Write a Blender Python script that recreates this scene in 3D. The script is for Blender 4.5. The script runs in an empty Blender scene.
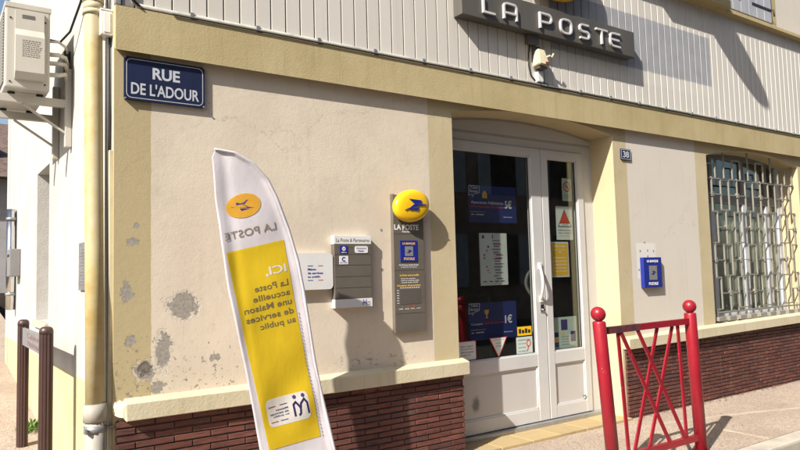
import bpy, bmesh, math, random
from mathutils import Vector, Matrix
random.seed(7)
S = bpy.context.scene
COL = S.collection
rad = math.radians

# ------------------------------------------------------------------ camera, sky, sun, exposure
YAW, PITCH, ROLL = rad(35.13), rad(4.09), rad(-1.52)
CAM = Vector((-0.85, -3.874, 1.32))
fw = Vector((math.sin(YAW)*math.cos(PITCH), math.cos(YAW)*math.cos(PITCH), math.sin(PITCH)))
r0 = Vector((math.cos(YAW), -math.sin(YAW), 0)); u0 = r0.cross(fw)
rt = r0*math.cos(ROLL) + u0*math.sin(ROLL); up = -r0*math.sin(ROLL) + u0*math.cos(ROLL)
cd = bpy.data.cameras.new('camera'); cam = bpy.data.objects.new('camera', cd); COL.objects.link(cam)
cd.sensor_width = 36; cd.lens = 684.7/800*36; cd.clip_end = 2000; cd.clip_start = .05
m = Matrix.Identity(4)
for i in range(3):
    m[i][0], m[i][1], m[i][2], m[i][3] = rt[i], up[i], -fw[i], CAM[i]
cam.matrix_world = m
S.camera = cam
LIGHT = Vector((2.55, 1.0, -2.15))                      # direction the sunlight travels
W = bpy.data.worlds.new('World'); S.world = W; W.use_nodes = True
wn = W.node_tree.nodes; wl = W.node_tree.links
bg = wn['Background']; sky = wn.new('ShaderNodeTexSky'); sky.sky_type = 'NISHITA'; sky.sun_disc = False
sky.sun_elevation = math.atan2(2.15, math.hypot(2.55, 1)); sky.sun_rotation = math.atan2(-2.55, -1)
sky.air_density = 1.0; sky.dust_density = 2.0
wl.new(sky.outputs[0], bg.inputs[0]); bg.inputs[1].default_value = 0.085
sl = bpy.data.lights.new('sun', 'SUN'); sl.energy = 4.6; sl.angle = rad(.55); sl.color = (1, .955, .88)
sun = bpy.data.objects.new('sun', sl); COL.objects.link(sun); sun.location = (-12, -6, 12)
sun.rotation_euler = LIGHT.to_track_quat('-Z', 'Y').to_euler()
vs = S.view_settings; vs.view_transform = 'Standard'; vs.look = 'None'; vs.gamma = 1; vs.use_curve_mapping = False
vs.exposure = 0.94

# ------------------------------------------------------------------ material helpers
class NT:
    def __init__(s, name):
        s.m = bpy.data.materials.new(name); s.m.use_nodes = True
        s.t = s.m.node_tree; s.t.nodes.clear()
        s.out = s.t.nodes.new('ShaderNodeOutputMaterial'); s.b = s.t.nodes.new('ShaderNodeBsdfPrincipled')
        s.t.links.new(s.b.outputs[0], s.out.inputs[0])
        s.tc = s.t.nodes.new('ShaderNodeTexCoord'); s.P = s.tc.outputs['Object']
        s._sep = None
    def put(s, sock, v):
        if isinstance(v, bpy.types.NodeSocket): s.t.links.new(v, sock)
        elif isinstance(v, (tuple, list)) and len(v) == 3 and sock.type == 'RGBA': sock.default_value = (*v, 1)
        else: sock.default_value = v
    def math(s, op, a, b=0.0, c=0.0, clamp=False):
        n = s.t.nodes.new('ShaderNodeMath'); n.operation = op; n.use_clamp = clamp
        for i, v in enumerate((a, b, c)): s.put(n.inputs[i], v)
        return n.outputs[0]
    def mix(s, f, a, b, blend='MIX'):
        n = s.t.nodes.new('ShaderNodeMix'); n.data_type = 'RGBA'; n.blend_type = blend
        s.put(n.inputs[0], f); s.put(n.inputs[6], a); s.put(n.inputs[7], b); return n.outputs[2]
    def noise(s, scale, detail=4, rough=.6, vec=None, dist=0.0, out=0):
        n = s.t.nodes.new('ShaderNodeTexNoise'); s.put(n.inputs['Vector'], vec or s.P)
        n.inputs['Scale'].default_value = scale; n.inputs['Detail'].default_value = detail
        n.inputs['Roughness'].default_value = rough; n.inputs['Distortion'].default_value = dist
        return n.outputs[out]
    def voro(s, scale, feature='F1', vec=None, out='Distance'):
        n = s.t.nodes.new('ShaderNodeTexVoronoi'); n.feature = feature
        s.put(n.inputs['Vector'], vec or s.P); n.inputs['Scale'].default_value = scale; return n.outputs[out]
    def scaled(s, v):
        n = s.t.nodes.new('ShaderNodeMapping'); s.put(n.inputs[0], s.P); n.inputs['Scale'].default_value = v; return n.outputs[0]
    def step(s, v, lo, hi):
        n = s.t.nodes.new('ShaderNodeMapRange'); n.interpolation_type = 'SMOOTHSTEP'
        s.put(n.inputs[0], v); n.inputs[1].default_value = lo; n.inputs[2].default_value = hi; return n.outputs[0]
    def xyz(s):
        if not s._sep:
            n = s.t.nodes.new('ShaderNodeSeparateXYZ'); s.t.links.new(s.P, n.inputs[0]); s._sep = n.outputs
        return s._sep
    def island(s):
        n = s.t.nodes.new('ShaderNodeNewGeometry'); return n.outputs['Random Per Island']
    def bump(s, h, strength=.3, dist=.01, prev=None):
        n = s.t.nodes.new('ShaderNodeBump'); n.inputs['Strength'].default_value = strength; n.inputs['Distance'].default_value = dist
        s.put(n.inputs['Height'], h)
        if prev: s.put(n.inputs['Normal'], prev)
        return n.outputs[0]
    def fin(s, col=None, rough=.8, nrm=None, spec=.3, metal=0.0, **k):
        if col is not None: s.put(s.b.inputs['Base Color'], col)
        s.put(s.b.inputs['Roughness'], rough)
        if nrm: s.put(s.b.inputs['Normal'], nrm)
        s.b.inputs['Specular IOR Level'].default_value = spec; s.put(s.b.inputs['Metallic'], metal)
        for a, v in k.items(): s.put(s.b.inputs[a.replace('_', ' ')], v)
        return s.m
    def rectmask(s, x0, x1, z0, z1, soft=.006, wob=0.0):
        X, Y, Z = s.xyz()
        if wob:
            nz = s.math('MULTIPLY', s.math('SUBTRACT', s.noise(14), .5), wob); X = s.math('ADD', X, nz); Z = s.math('ADD', Z, nz)
        a = s.math('MULTIPLY', s.step(X, x0-soft, x0+soft), s.math('SUBTRACT', 1.0, s.step(X, x1-soft, x1+soft)))
        b = s.math('MULTIPLY', s.step(Z, z0-soft, z0+soft), s.math('SUBTRACT', 1.0, s.step(Z, z1-soft, z1+soft)))
        return s.math('MULTIPLY', a, b)
    def blob(s, x, z, rx, rz, amp=.9, nscale=14, edge=.06, grow=1.0):
        X, Y, Z = s.xyz(); k = min(rx, rz)
        wx = s.math('MULTIPLY', s.math('SUBTRACT', s.noise(1.1/k, 6, .75), .5), k*2.6*amp); wz = s.math('MULTIPLY', s.math('SUBTRACT', s.noise(.9/k, 6, .75), .5), k*2.6*amp)
        X = s.math('ADD', X, wx); Z = s.math('SUBTRACT', Z, wz)
        a = s.math('POWER', s.math('DIVIDE', s.math('ABSOLUTE', s.math('SUBTRACT', X, x)), rx), 2.0)
        b = s.math('POWER', s.math('DIVIDE', s.math('ABSOLUTE', s.math('SUBTRACT', Z, z)), rz), 2.0)
        d = s.math('SQRT', s.math('ADD', a, b))
        d = s.math('ADD', d, s.math('MULTIPLY', s.math('SUBTRACT', s.noise(nscale, 5, .65), .5), amp*2))
        return s.math('SUBTRACT', 1.0, s.step(d, grow-edge, grow+edge))

def simple(name, col, rough=.6, var=.12, scale=6, bump=.0, bscale=60, spec=.3, metal=0.0, streak=False):
    n = NT(name)
    v = n.noise(scale, 5, .65, n.scaled((1, 1, .25)) if streak else None)
    c2 = tuple(max(0, c*(1-var*2)) for c in col)
    c = n.mix(n.step(v, .35, .72), col, c2)
    nb = n.bump(n.noise(bscale, 3), bump, .004) if bump else None
    rr = n.math('ADD', n.math('MULTIPLY', n.math('SUBTRACT', n.noise(scale*3), .5), .2), rough)
    return n.fin(c, rr, nb, spec, metal)

def plaster():
    n = NT('facade_render'); X, Y, Z = n.xyz()
    def lt(v, e): return n.math('SUBTRACT', 1.0, n.step(v, e-.002, e+.002))
    def gt(v, e): return n.step(v, e-.002, e+.002)
    ed = n.math('MULTIPLY', n.math('SUBTRACT', n.noise(9), .5), .012)
    Xw = n.math('ADD', X, ed)
    band = lt(Xw, .195)
    for a, b in ((2.145, 4.425), (5.525, 7.86)):
        band = n.math('MAXIMUM', band, n.math('MULTIPLY', gt(Xw, a), lt(Xw, b)))
    low = lt(Z, 3.95)
    band = n.math('MULTIPLY', band, low)
    fine = n.noise(70, 4, .7); big = n.noise(1.6, 5, .6); mid = n.noise(7, 5, .65)
    beige = n.mix(n.step(big, .35, .7), (.645, .56, .445), (.575, .495, .39))
    beige = n.mix(n.math('MULTIPLY', n.step(mid, .5, .8), .35), beige, (.44, .37, .30))
    # cleaner, greyer render right of the door
    beige = n.mix(n.math('MULTIPLY', gt(X, 4.3), .75), beige, (.60, .555, .49))
    ochre = n.mix(n.step(big, .3, .7), (.525, .445, .285), (.465, .385, .235))
    leftdull = lt(X, .6)
    ochre = n.mix(n.math('MULTIPLY', leftdull, .55), ochre, (.385, .305, .155))
    col = n.mix(band, beige, ochre)
    # dirty runs
    run = n.noise(5, 4, .6, n.scaled((3.5, 1, .25)))
    col = n.mix(n.math('MULTIPLY', n.step(run, .55, .8), .22), col, (.33, .27, .2))
    # hairline cracks
    cv = n.t.nodes.new('ShaderNodeVectorMath'); cv.operation = 'MULTIPLY_ADD'
    n.put(cv.inputs[0], n.noise(4, 6, .7, out=1)); cv.inputs[1].default_value = (.3, .3, .3); n.put(cv.inputs[2], n.P)
    cr = n.voro(1.3, 'DISTANCE_TO_EDGE', cv.outputs[0])
    crm = n.math('MULTIPLY', n.math('SUBTRACT', 1.0, n.step(cr, .0, .005)), n.step(n.noise(1.1), .42, .6))
    col = n.mix(n.math('MULTIPLY', crm, .4), col, (.25, .2, .15))
    # spalled patches showing grey mortar
    sp = n.blob(.372, 1.175, .085, .068, 1.0, 9, .05)
    for x, z, a, b in ((.16, .835, .05, .05), (.26, .93, .035, .10), (.10, 1.53, .035, .02), (.07, 1.26, .03, .05),
                       (.12, 1.62, .02, .015), (.09, 1.0, .03, .03), (.23, .74, .03, .03), (.55, .87, .03, .02)):
        sp = n.math('MAXIMUM', sp, n.blob(x, z, a, b, 1.3, 22, .06))
    lowband = n.math('MULTIPLY', n.math('SUBTRACT', 1.0, n.step(Z, .78, 1.25)), n.math('SUBTRACT', 1.0, n.step(X, .4, 1.2)))
    spk = n.step(n.math('ADD', n.noise(30, 5, .7), n.math('MULTIPLY', lowband, .12)), .70, .73)
    sp = n.math('MAXIMUM', sp, n.math('MULTIPLY', spk, n.step(lowband, .1, .4)))
    # damp crumbling line above the sill
    dl = n.math('MULTIPLY', n.rectmask(1.35, 2.0, .67, .79, .05), n.step(n.noise(24, 5, .7, n.scaled((1, 1, 1.6))), .57, .62))
    sp = n.math('MAXIMUM', sp, n.math('MULTIPLY', dl, .8))
    ring = n.blob(.372, 1.175, .085, .068, 1.0, 9, .05, 1.22)
    for x, z, a, b in ((.16, .835, .05, .05), (.26, .93, .035, .10)): ring = n.math('MAXIMUM', ring, n.blob(x, z, a, b, 1.3, 22, .06, 1.3))
    col = n.mix(n.math('MULTIPLY', ring, .5), col, (.60, .55, .47))
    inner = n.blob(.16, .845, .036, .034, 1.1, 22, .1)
    mort = n.mix(n.step(n.noise(60, 4), .4, .65), (.33, .30, .26), (.25, .225, .195))
    col = n.mix(sp, col, mort)
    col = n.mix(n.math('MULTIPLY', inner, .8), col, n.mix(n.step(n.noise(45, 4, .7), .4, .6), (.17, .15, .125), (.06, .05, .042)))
    # filler patch above the blue plaque
    col = n.mix(n.math('MULTIPLY', n.rectmask(4.50, 4.79, 1.22, 1.545, .006, .01), .85), col, (.70, .675, .61))
    dots = n.blob(4.56, 1.47, .012, .012, .2, 30)
    for x, z in ((4.67, 1.475), (4.76, 1.47), (4.67, 1.42), (4.53, 1.30), (4.63, 1.55), (1.72, 1.62), (1.72, 1.35)):
        dots = n.math('MAXIMUM', dots, n.blob(x, z, .011, .011, .3, 40))
    col = n.mix(n.math('MULTIPLY', dots, .8), col, (.2, .15, .12))
    h = n.math('ADD', n.math('MULTIPLY', fine, .55), n.math('MULTIPLY', n.noise(22, 4), .7))
    b1 = n.bump(h, .26, .006)
    b2 = n.bump(n.math('SUBTRACT', 1.0, n.math('ADD', n.math('MULTIPLY', sp, .6), n.math('ADD', n.math('MULTIPLY', ring, .4), inner))), .7, .008, b1)
    return n.fin(col, .92, b2, .15)

def ochre_mat(name, a=(.47, .385, .215), b=(.405, .325, .17), bump=.22):
    n = NT(name); X, Y, Z = n.xyz()
    c = n.mix(n.step(n.noise(1.9, 5, .6), .35, .7), a, b)
    run = n.noise(6, 4, .6, n.scaled((4, 1, .3)))
    c = n.mix(n.math('MULTIPLY', n.step(run, .5, .78), .3), c, tuple(v*.6 for v in b))
    c = n.mix(n.math('MULTIPLY', n.step(n.noise(38, 5, .75), .66, .72), .5), c, tuple(v*.55 for v in b))
    sc = n.step(n.noise(9, 5, .7, n.scaled((1, 1, 2))), .70, .73)
    c = n.mix(n.math('MULTIPLY', sc, .6), c, (.58, .5, .34))
    h = n.math('ADD', n.noise(80, 4), n.noise(20, 4))
    return n.fin(c, .9, n.bump(h, bump, .005), .15)

def side_render():
    n = NT('side_wall_render'); X, Y, Z = n.xyz()
    white = n.mix(n.step(n.noise(2.2, 5, .65), .35, .75), (.475, .455, .415), (.40, .375, .335))
    yel = n.mix(n.step(n.noise(3, 5), .35, .7), (.48, .425, .255), (.42, .365, .21))
    zz = n.math('ADD', Z, n.math('MULTIPLY', n.math('SUBTRACT', n.noise(8), .5), .02))
    c = n.mix(n.step(zz, .708, .716), yel, white)
    run = n.noise(6, 5, .65, n.scaled((1, 4, .3)))
    c = n.mix(n.math('MULTIPLY', n.step(run, .5, .75), .35), c, (.42, .38, .32))
    c = n.mix(n.math('MULTIPLY', n.step(n.noise(28, 5, .75), .64, .69), .35), c, (.36, .33, .28))
    # the rendered corner strip is cream
    c = n.mix(n.math('SUBTRACT', 1.0, n.step(Y, .018, .022)), c, (.55, .45, .25))
    return n.fin(c, .9, n.bump(n.math('ADD', n.noise(60, 4), n.noise(14, 4)), .4, .006), .15)

def brick_mat():
    n = NT('slim_brick'); i = n.island()
    c = n.mix(n.step(i, .0, 1.0), (.098, .034, .026), (.165, .060, .044))
    j = n.math('FRACT', n.math('MULTIPLY', i, 17.31))
    c = n.mix(n.math('MULTIPLY', n.step(j, .72, .95), .7), c, (.08, .043, .042))
    st = n.noise(30, 4, .7, n.scaled((.35, 1, 3)))
    c = n.mix(n.step(st, .46, .70), c, (.055, .022, .019))
    dust = n.math('MULTIPLY', n.step(n.noise(4.5, 5), .52, .8), .28)
    c = n.mix(dust, c, (.30, .2, .15))
    return n.fin(c, .62, n.bump(n.noise(45, 5, .7, n.scaled((.35, 1, 3))), .7, .006), .35)

def pavement_mat(name, a, b, c3):
    n = NT(name)
    g = n.noise(150, 3, .8); v = n.voro(120, out='Color'); big = n.noise(1.2, 5, .6); pt = n.noise(5, 5, .7)
    sp = n.t.nodes.new('ShaderNodeSeparateColor'); n.put(sp.inputs[0], v)
    c = n.mix(n.step(sp.outputs[0], .15, .85), a, b)
    c = n.mix(n.math('MULTIPLY', n.step(sp.outputs[1], .72, .8), .8), c, c3)
    c = n.mix(n.math('MULTIPLY', n.step(sp.outputs[2], .8, .86), .8), c, tuple(x*.55 for x in b))
    c = n.mix(n.math('MULTIPLY', n.step(big, .4, .7), .45), c, tuple(x*.66 for x in b))
    c = n.mix(n.math('MULTIPLY', n.step(n.voro(3.1, vec=n.scaled((1, 1.3, 1))), .16, .05), .35), c, tuple(x*.5 for x in b))
    c = n.mix(n.math('MULTIPLY', n.step(pt, .6, .75), .25), c, tuple(x*.6 for x in b))
    cv = n.t.nodes.new('ShaderNodeVectorMath'); cv.operation = 'MULTIPLY_ADD'
    n.put(cv.inputs[0], n.noise(5, 5, .7, out=1)); cv.inputs[1].default_value = (.25, .25, .25); n.put(cv.inputs[2], n.P)
    ck = n.math('MULTIPLY', n.math('SUBTRACT', 1.0, n.step(n.voro(.9, 'DISTANCE_TO_EDGE', cv.outputs[0]), .0, .006)), n.step(n.noise(.9), .5, .6))
    c = n.mix(n.math('MULTIPLY', ck, .6), c, tuple(x*.35 for x in b))
    return n.fin(c, .92, n.bump(n.math('ADD', g, n.voro(120)), .5, .005), .2)

def siding_mat():
    n = NT('siding_paint'); X, Y, Z = n.xyz(); i = n.island()
    c = n.mix(i, (.61, .575, .515), (.56, .525, .465))
    run = n.noise(4, 4, .6, n.scaled((5, 1, .25)))
    c = n.mix(n.math('MULTIPLY', n.step(run, .5, .78), .28), c, (.40, .355, .30))
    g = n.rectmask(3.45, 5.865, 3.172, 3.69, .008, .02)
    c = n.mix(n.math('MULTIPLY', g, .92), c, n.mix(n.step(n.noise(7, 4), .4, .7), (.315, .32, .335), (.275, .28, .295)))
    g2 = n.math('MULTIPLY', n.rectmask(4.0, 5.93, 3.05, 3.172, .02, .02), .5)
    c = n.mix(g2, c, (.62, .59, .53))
    c = n.mix(n.math('MULTIPLY', n.step(n.noise(22, 5, .8), .70, .74), .5), c, (.32, .27, .21))
    return n.fin(c, .6, n.bump(n.noise(40, 3), .08, .004), .3)

def paint(name, col, rough=.4, chip=None, spec=.5):
    n = NT(name)
    c = n.mix(n.step(n.noise(5, 5, .6), .35, .75), col, tuple(x*.82 for x in col))
    if chip:
        k = n.step(n.noise(26, 6, .78), .655, .668); c = n.mix(k, c, chip)
    rr = n.math('ADD', n.math('MULTIPLY', n.noise(12, 4), .25), rough-.1)
    return n.fin(c, rr, n.bump(n.noise(90, 2), .06, .003), spec)

def glass_mat(name='window_glass', tint=(.88, .90, .88), mixf=.0):
    n = NT(name); t = n.t
    tr = t.nodes.new('ShaderNodeBsdfTransparent'); tr.inputs[0].default_value = (*tint, 1)
    gl = t.nodes.new('ShaderNodeBsdfGlossy'); gl.inputs['Roughness'].default_value = .015; gl.inputs[0].default_value = (.9, .93, .9, 1)
    ge = t.nodes.new('ShaderNodeNewGeometry'); dt = t.nodes.new('ShaderNodeVectorMath'); dt.operation = 'DOT_PRODUCT'
    t.links.new(ge.outputs['Incoming'], dt.inputs[0]); t.links.new(ge.outputs['Normal'], dt.inputs[1])
    sch = n.math('POWER', n.math('SUBTRACT', 1.0, n.math('ABSOLUTE', dt.outputs['Value']), clamp=True), 5.0)
    ms = t.nodes.new('ShaderNodeMixShader'); n.put(ms.inputs[0], n.math('ADD', n.math('MULTIPLY', sch, .93), .065, clamp=True))
    t.links.new(tr.outputs[0], ms.inputs[1]); t.links.new(gl.outputs[0], ms.inputs[2]); t.links.new(ms.outputs[0], n.out.inputs[0])
    return n.m

def cloth_mat(name, col, tl=.3):
    n = NT(name); t = n.t
    c = n.mix(n.step(n.noise(4, 4), .35, .7), col, tuple(x*.92 for x in col))
    n.fin(c, .75, n.bump(n.noise(11, 4, .6, n.scaled((1, 1, .45))), .25, .01), .25)
    tb = t.nodes.new('ShaderNodeBsdfTranslucent'); n.put(tb.inputs[0], c)
    ms = t.nodes.new('ShaderNodeMixShader'); ms.inputs[0].default_value = tl
    t.links.new(n.b.outputs[0], ms.inputs[1]); t.links.new(tb.outputs[0], ms.inputs[2]); t.links.new(ms.outputs[0], n.out.inputs[0])
    return n.m

M = {}
M['plaster'] = plaster(); M['side'] = side_render(); M['brick'] = brick_mat(); M['siding'] = siding_mat()
M['beam'] = ochre_mat('beam_ochre'); M['sill'] = ochre_mat('sill_cream', (.57, .51, .365), (.49, .425, .285), .3)
M['mortar'] = simple('mortar', (.065, .053, .046), .95, .2, 20, .3)
M['pavement'] = pavement_mat('pavement_gravel', (.43, .34, .265), (.375, .29, .22), (.49, .41, .33))
M['road'] = pavement_mat('road_asphalt', (.075, .07, .066), (.05, .048, .045), (.13, .12, .11))
M['kerb'] = simple('kerb_concrete', (.47, .42, .34), .9, .14, 5, .4, 70)
M['joint'] = simple('joint_concrete', (.44, .37, .28), .9, .12, 6, .3)
M['tile'] = (lambda n: n.fin(n.mix(n.math('MULTIPLY', n.step(n.noise(9, 5, .7), .5, .72), .45), n.mix(n.island(), (.43, .32, .16), (.36, .265, .135)), (.25, .18, .10)), .8, n.bump(n.noise(50, 4), .3, .004), .3))(NT('sandstone_tile'))
M['pvc'] = simple('door_white_lacquer', (.535, .525, .51), .38, .05, 2, .03, 30, .5)
M['pvcpanel'] = (lambda n: n.fin(n.mix(n.math('MULTIPLY', n.blob(2.735, .285, .035, .05, .55, 18, .6), .8), n.mix(n.math('MULTIPLY', n.step(n.noise(7, 5, .7, n.scaled((1, 1, .4))), .5, .8), .25), (.485, .465, .445), (.38, .345, .31)), (.09, .085, .08)), .42, None, .5))(NT('door_panel_lacquer'))
M['glass'] = glass_mat()
M['darkroom'] = simple('dim_interior', (.26, .235, .21), .8, .2, 2)
M['metalgrey'] = simple('aluminium', (.42, .42, .42), .4, .1, 8, .02, 60, .5, .6)
M['chrome'] = simple('polished_steel', (.62, .62, .63), .16, .05, 8, 0, 60, .5, 1.0)
M['white'] = simple('white_plastic', (.70, .69, .67), .4, .05, 4, 0, 60, .4)
M['whiteink'] = simple('white_ink', (.78, .77, .76), .5, .03, 4)
M['letterwhite'] = simple('sign_letter_white', (.56, .545, .545), .45, .05, 5)
M['greyink'] = simple('grey_ink', (.16, .145, .125), .5, .05, 4)
M['black'] = simple('black_rubber', (.02, .02, .02), .6, .1, 8)
M['slate'] = simple('dark_grey_lacquer', (.098, .090, .077), .45, .12, 3, .03, 60, .45, 0.0, True)
M['taupe'] = simple('taupe_panel', (.125, .108, .088), .45, .1, 2.5, .02, 60, .5, .0)
M['yellow'] = simple('signal_yellow', (.80, .47, .012), .28, .04, 3, 0, 60, .5)
M['flagyellow'] = cloth_mat('flag_print_yellow', (.78, .55, .022), .25)
M['flagorange'] = cloth_mat('flag_print_orange', (.78, .42, .05), .25)
M['cloth'] = cloth_mat('flag_cloth', (.775, .735, .765), .3)
M['clothgrey'] = cloth_mat('flag_print_grey', (.19, .15, .075), .1)
M['clothbrown'] = cloth_mat('flag_print_taupe', (.27, .22, .17), .1)
M['clothpurple'] = cloth_mat('flag_print_violet', (.07, .05, .20), .1)
M['clothred'] = cloth_mat('flag_print_red', (.55, .09, .09), .1)
M['clothwhite'] = cloth_mat('flag_print_white', (.80, .77, .72), .25)
M['blue'] = simple('logo_blue', (.012, .022, .22), .35, .05, 4, 0, 60, .5)
M['navyposter'] = simple('navy_poster', (.017, .030, .155), .5, .06, 3)
M['enamel'] = (lambda n: n.fin(n.mix(n.step(n.noise(5, 5), .35, .75), (.016, .023, .06), (.012, .017, .045)), n.math('ADD', .36, n.math('MULTIPLY', n.noise(9), .15)), n.bump(n.noise(12), .05, .01), .3))(NT('blue_enamel'))
M['enamelwhite'] = simple('enamel_white', (.52, .53, .57), .3, .06, 6, 0, 60, .5)
M['red'] = paint('barrier_red_paint', (.29, .011, .022), .33, (.45, .33, .30))
M['redtext'] = simple('red_ink', (.55, .07, .03), .5, .05, 4)
M['primered'] = simple('dark_red_lens', (.25, .05, .04), .4, .05, 4)
M['mutedred'] = simple('faded_red_ink', (.20, .09, .085), .6, .05, 4)
M['green'] = simple('green_ink', (.05, .30, .08), .5, .05, 4)
M['gold'] = simple('gold_ink', (.75, .45, .05), .5, .05, 4)
M['paper'] = simple('white_paper', (.66, .68, .65), .7, .05, 4)
M['paperdim'] = simple('pale_green_paper', (.50, .58, .53), .7, .05, 4)
M['brownpost'] = paint('brown_post_paint', (.055, .026, .022), .42)
M['panelgrey'] = simple('grey_sign_panel', (.21, .205, .205), .5, .05, 5)
M['pipe'] = (lambda n: n.fin(n.mix(n.step(n.noise(3, 6, .7, n.scaled((1, 1, .4))), .42, .62), n.mix(n.step(n.noise(14, 5), .4, .7), (.46, .37, .18), (.42, .30, .11)), (.47, .41, .27)), .6, n.bump(n.noise(30, 4), .2, .004), .35))(NT('drainpipe_paint'))
M['pipelow'] = simple('drainpipe_grey', (.40, .37, .31), .6, .12, 5, .15)
M['clamp'] = simple('galvanised_clamp', (.30, .30, .30), .5, .15, 10, .1, 60, .5, .5)
M['conduit'] = simple('conduit_grey', (.36, .345, .31), .6, .2, 6, .05)
M['cream'] = simple('cream_plastic', (.60, .53, .36), .5, .08, 6)
M['acbody'] = simple('air_unit_ivory', (.46, .435, .38), .45, .08, 3, .02, 60, .4, 0.0, True)
M['acdark'] = simple('air_unit_grille', (.12, .12, .11), .6, .1, 6)
M['foam'] = simple('pipe_insulation', (.55, .51, .43), .8, .2, 20, .3, 40)
M['grille'] = simple('grille_paint', (.26, .242, .205), .5, .12, 8, .08)
M['winframe'] = simple('window_frame_paint', (.52, .53, .56), .45, .08, 5)
M['wingrey'] = simple('window_grey_and_shade', (.22, .22, .215), .5, .08, 5)  # darker grey; on the right window it paints in the shade
M['curtain'] = (lambda n: n.fin(n.mix(n.step(n.noise(4, 4), .35, .7), (.34, .335, .275), (.27, .265, .215)), .9, None, .1))(NT('curtain_cloth'))
M['shutter'] = simple('shutter_grey_paint', (.41, .415, .44), .5, .1, 5, .05, 60, .3, 0.0, True)
M['iron'] = simple('black_iron', (.03, .03, .035), .5, .1, 8)
M['roof'] = simple('roof_tile', (.15, .105, .085), .85, .25, 9, .5, 20)
M['greyhouse'] = simple('grey_house_render', (.36, .34, .33), .9, .1, 2, .3)
M['tanhouse'] = simple('tan_house_render', (.36, .25, .19), .9, .15, 1, .3)
M['darkwood_and_shade'] = simple('dark_wood_and_shade', (.07, .05, .04), .7, .2, 4)
M['litter'] = (lambda n: n.fin(n.mix(n.island(), (.20, .13, .07), (.10, .075, .045)), .9, None, .1))(NT('dry_litter'))
M['leaf'] = (lambda n: n.fin(n.mix(n.island(), (.07, .15, .02), (.14, .23, .045)), .6, None, .3))(NT('weed_leaf'))

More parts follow.
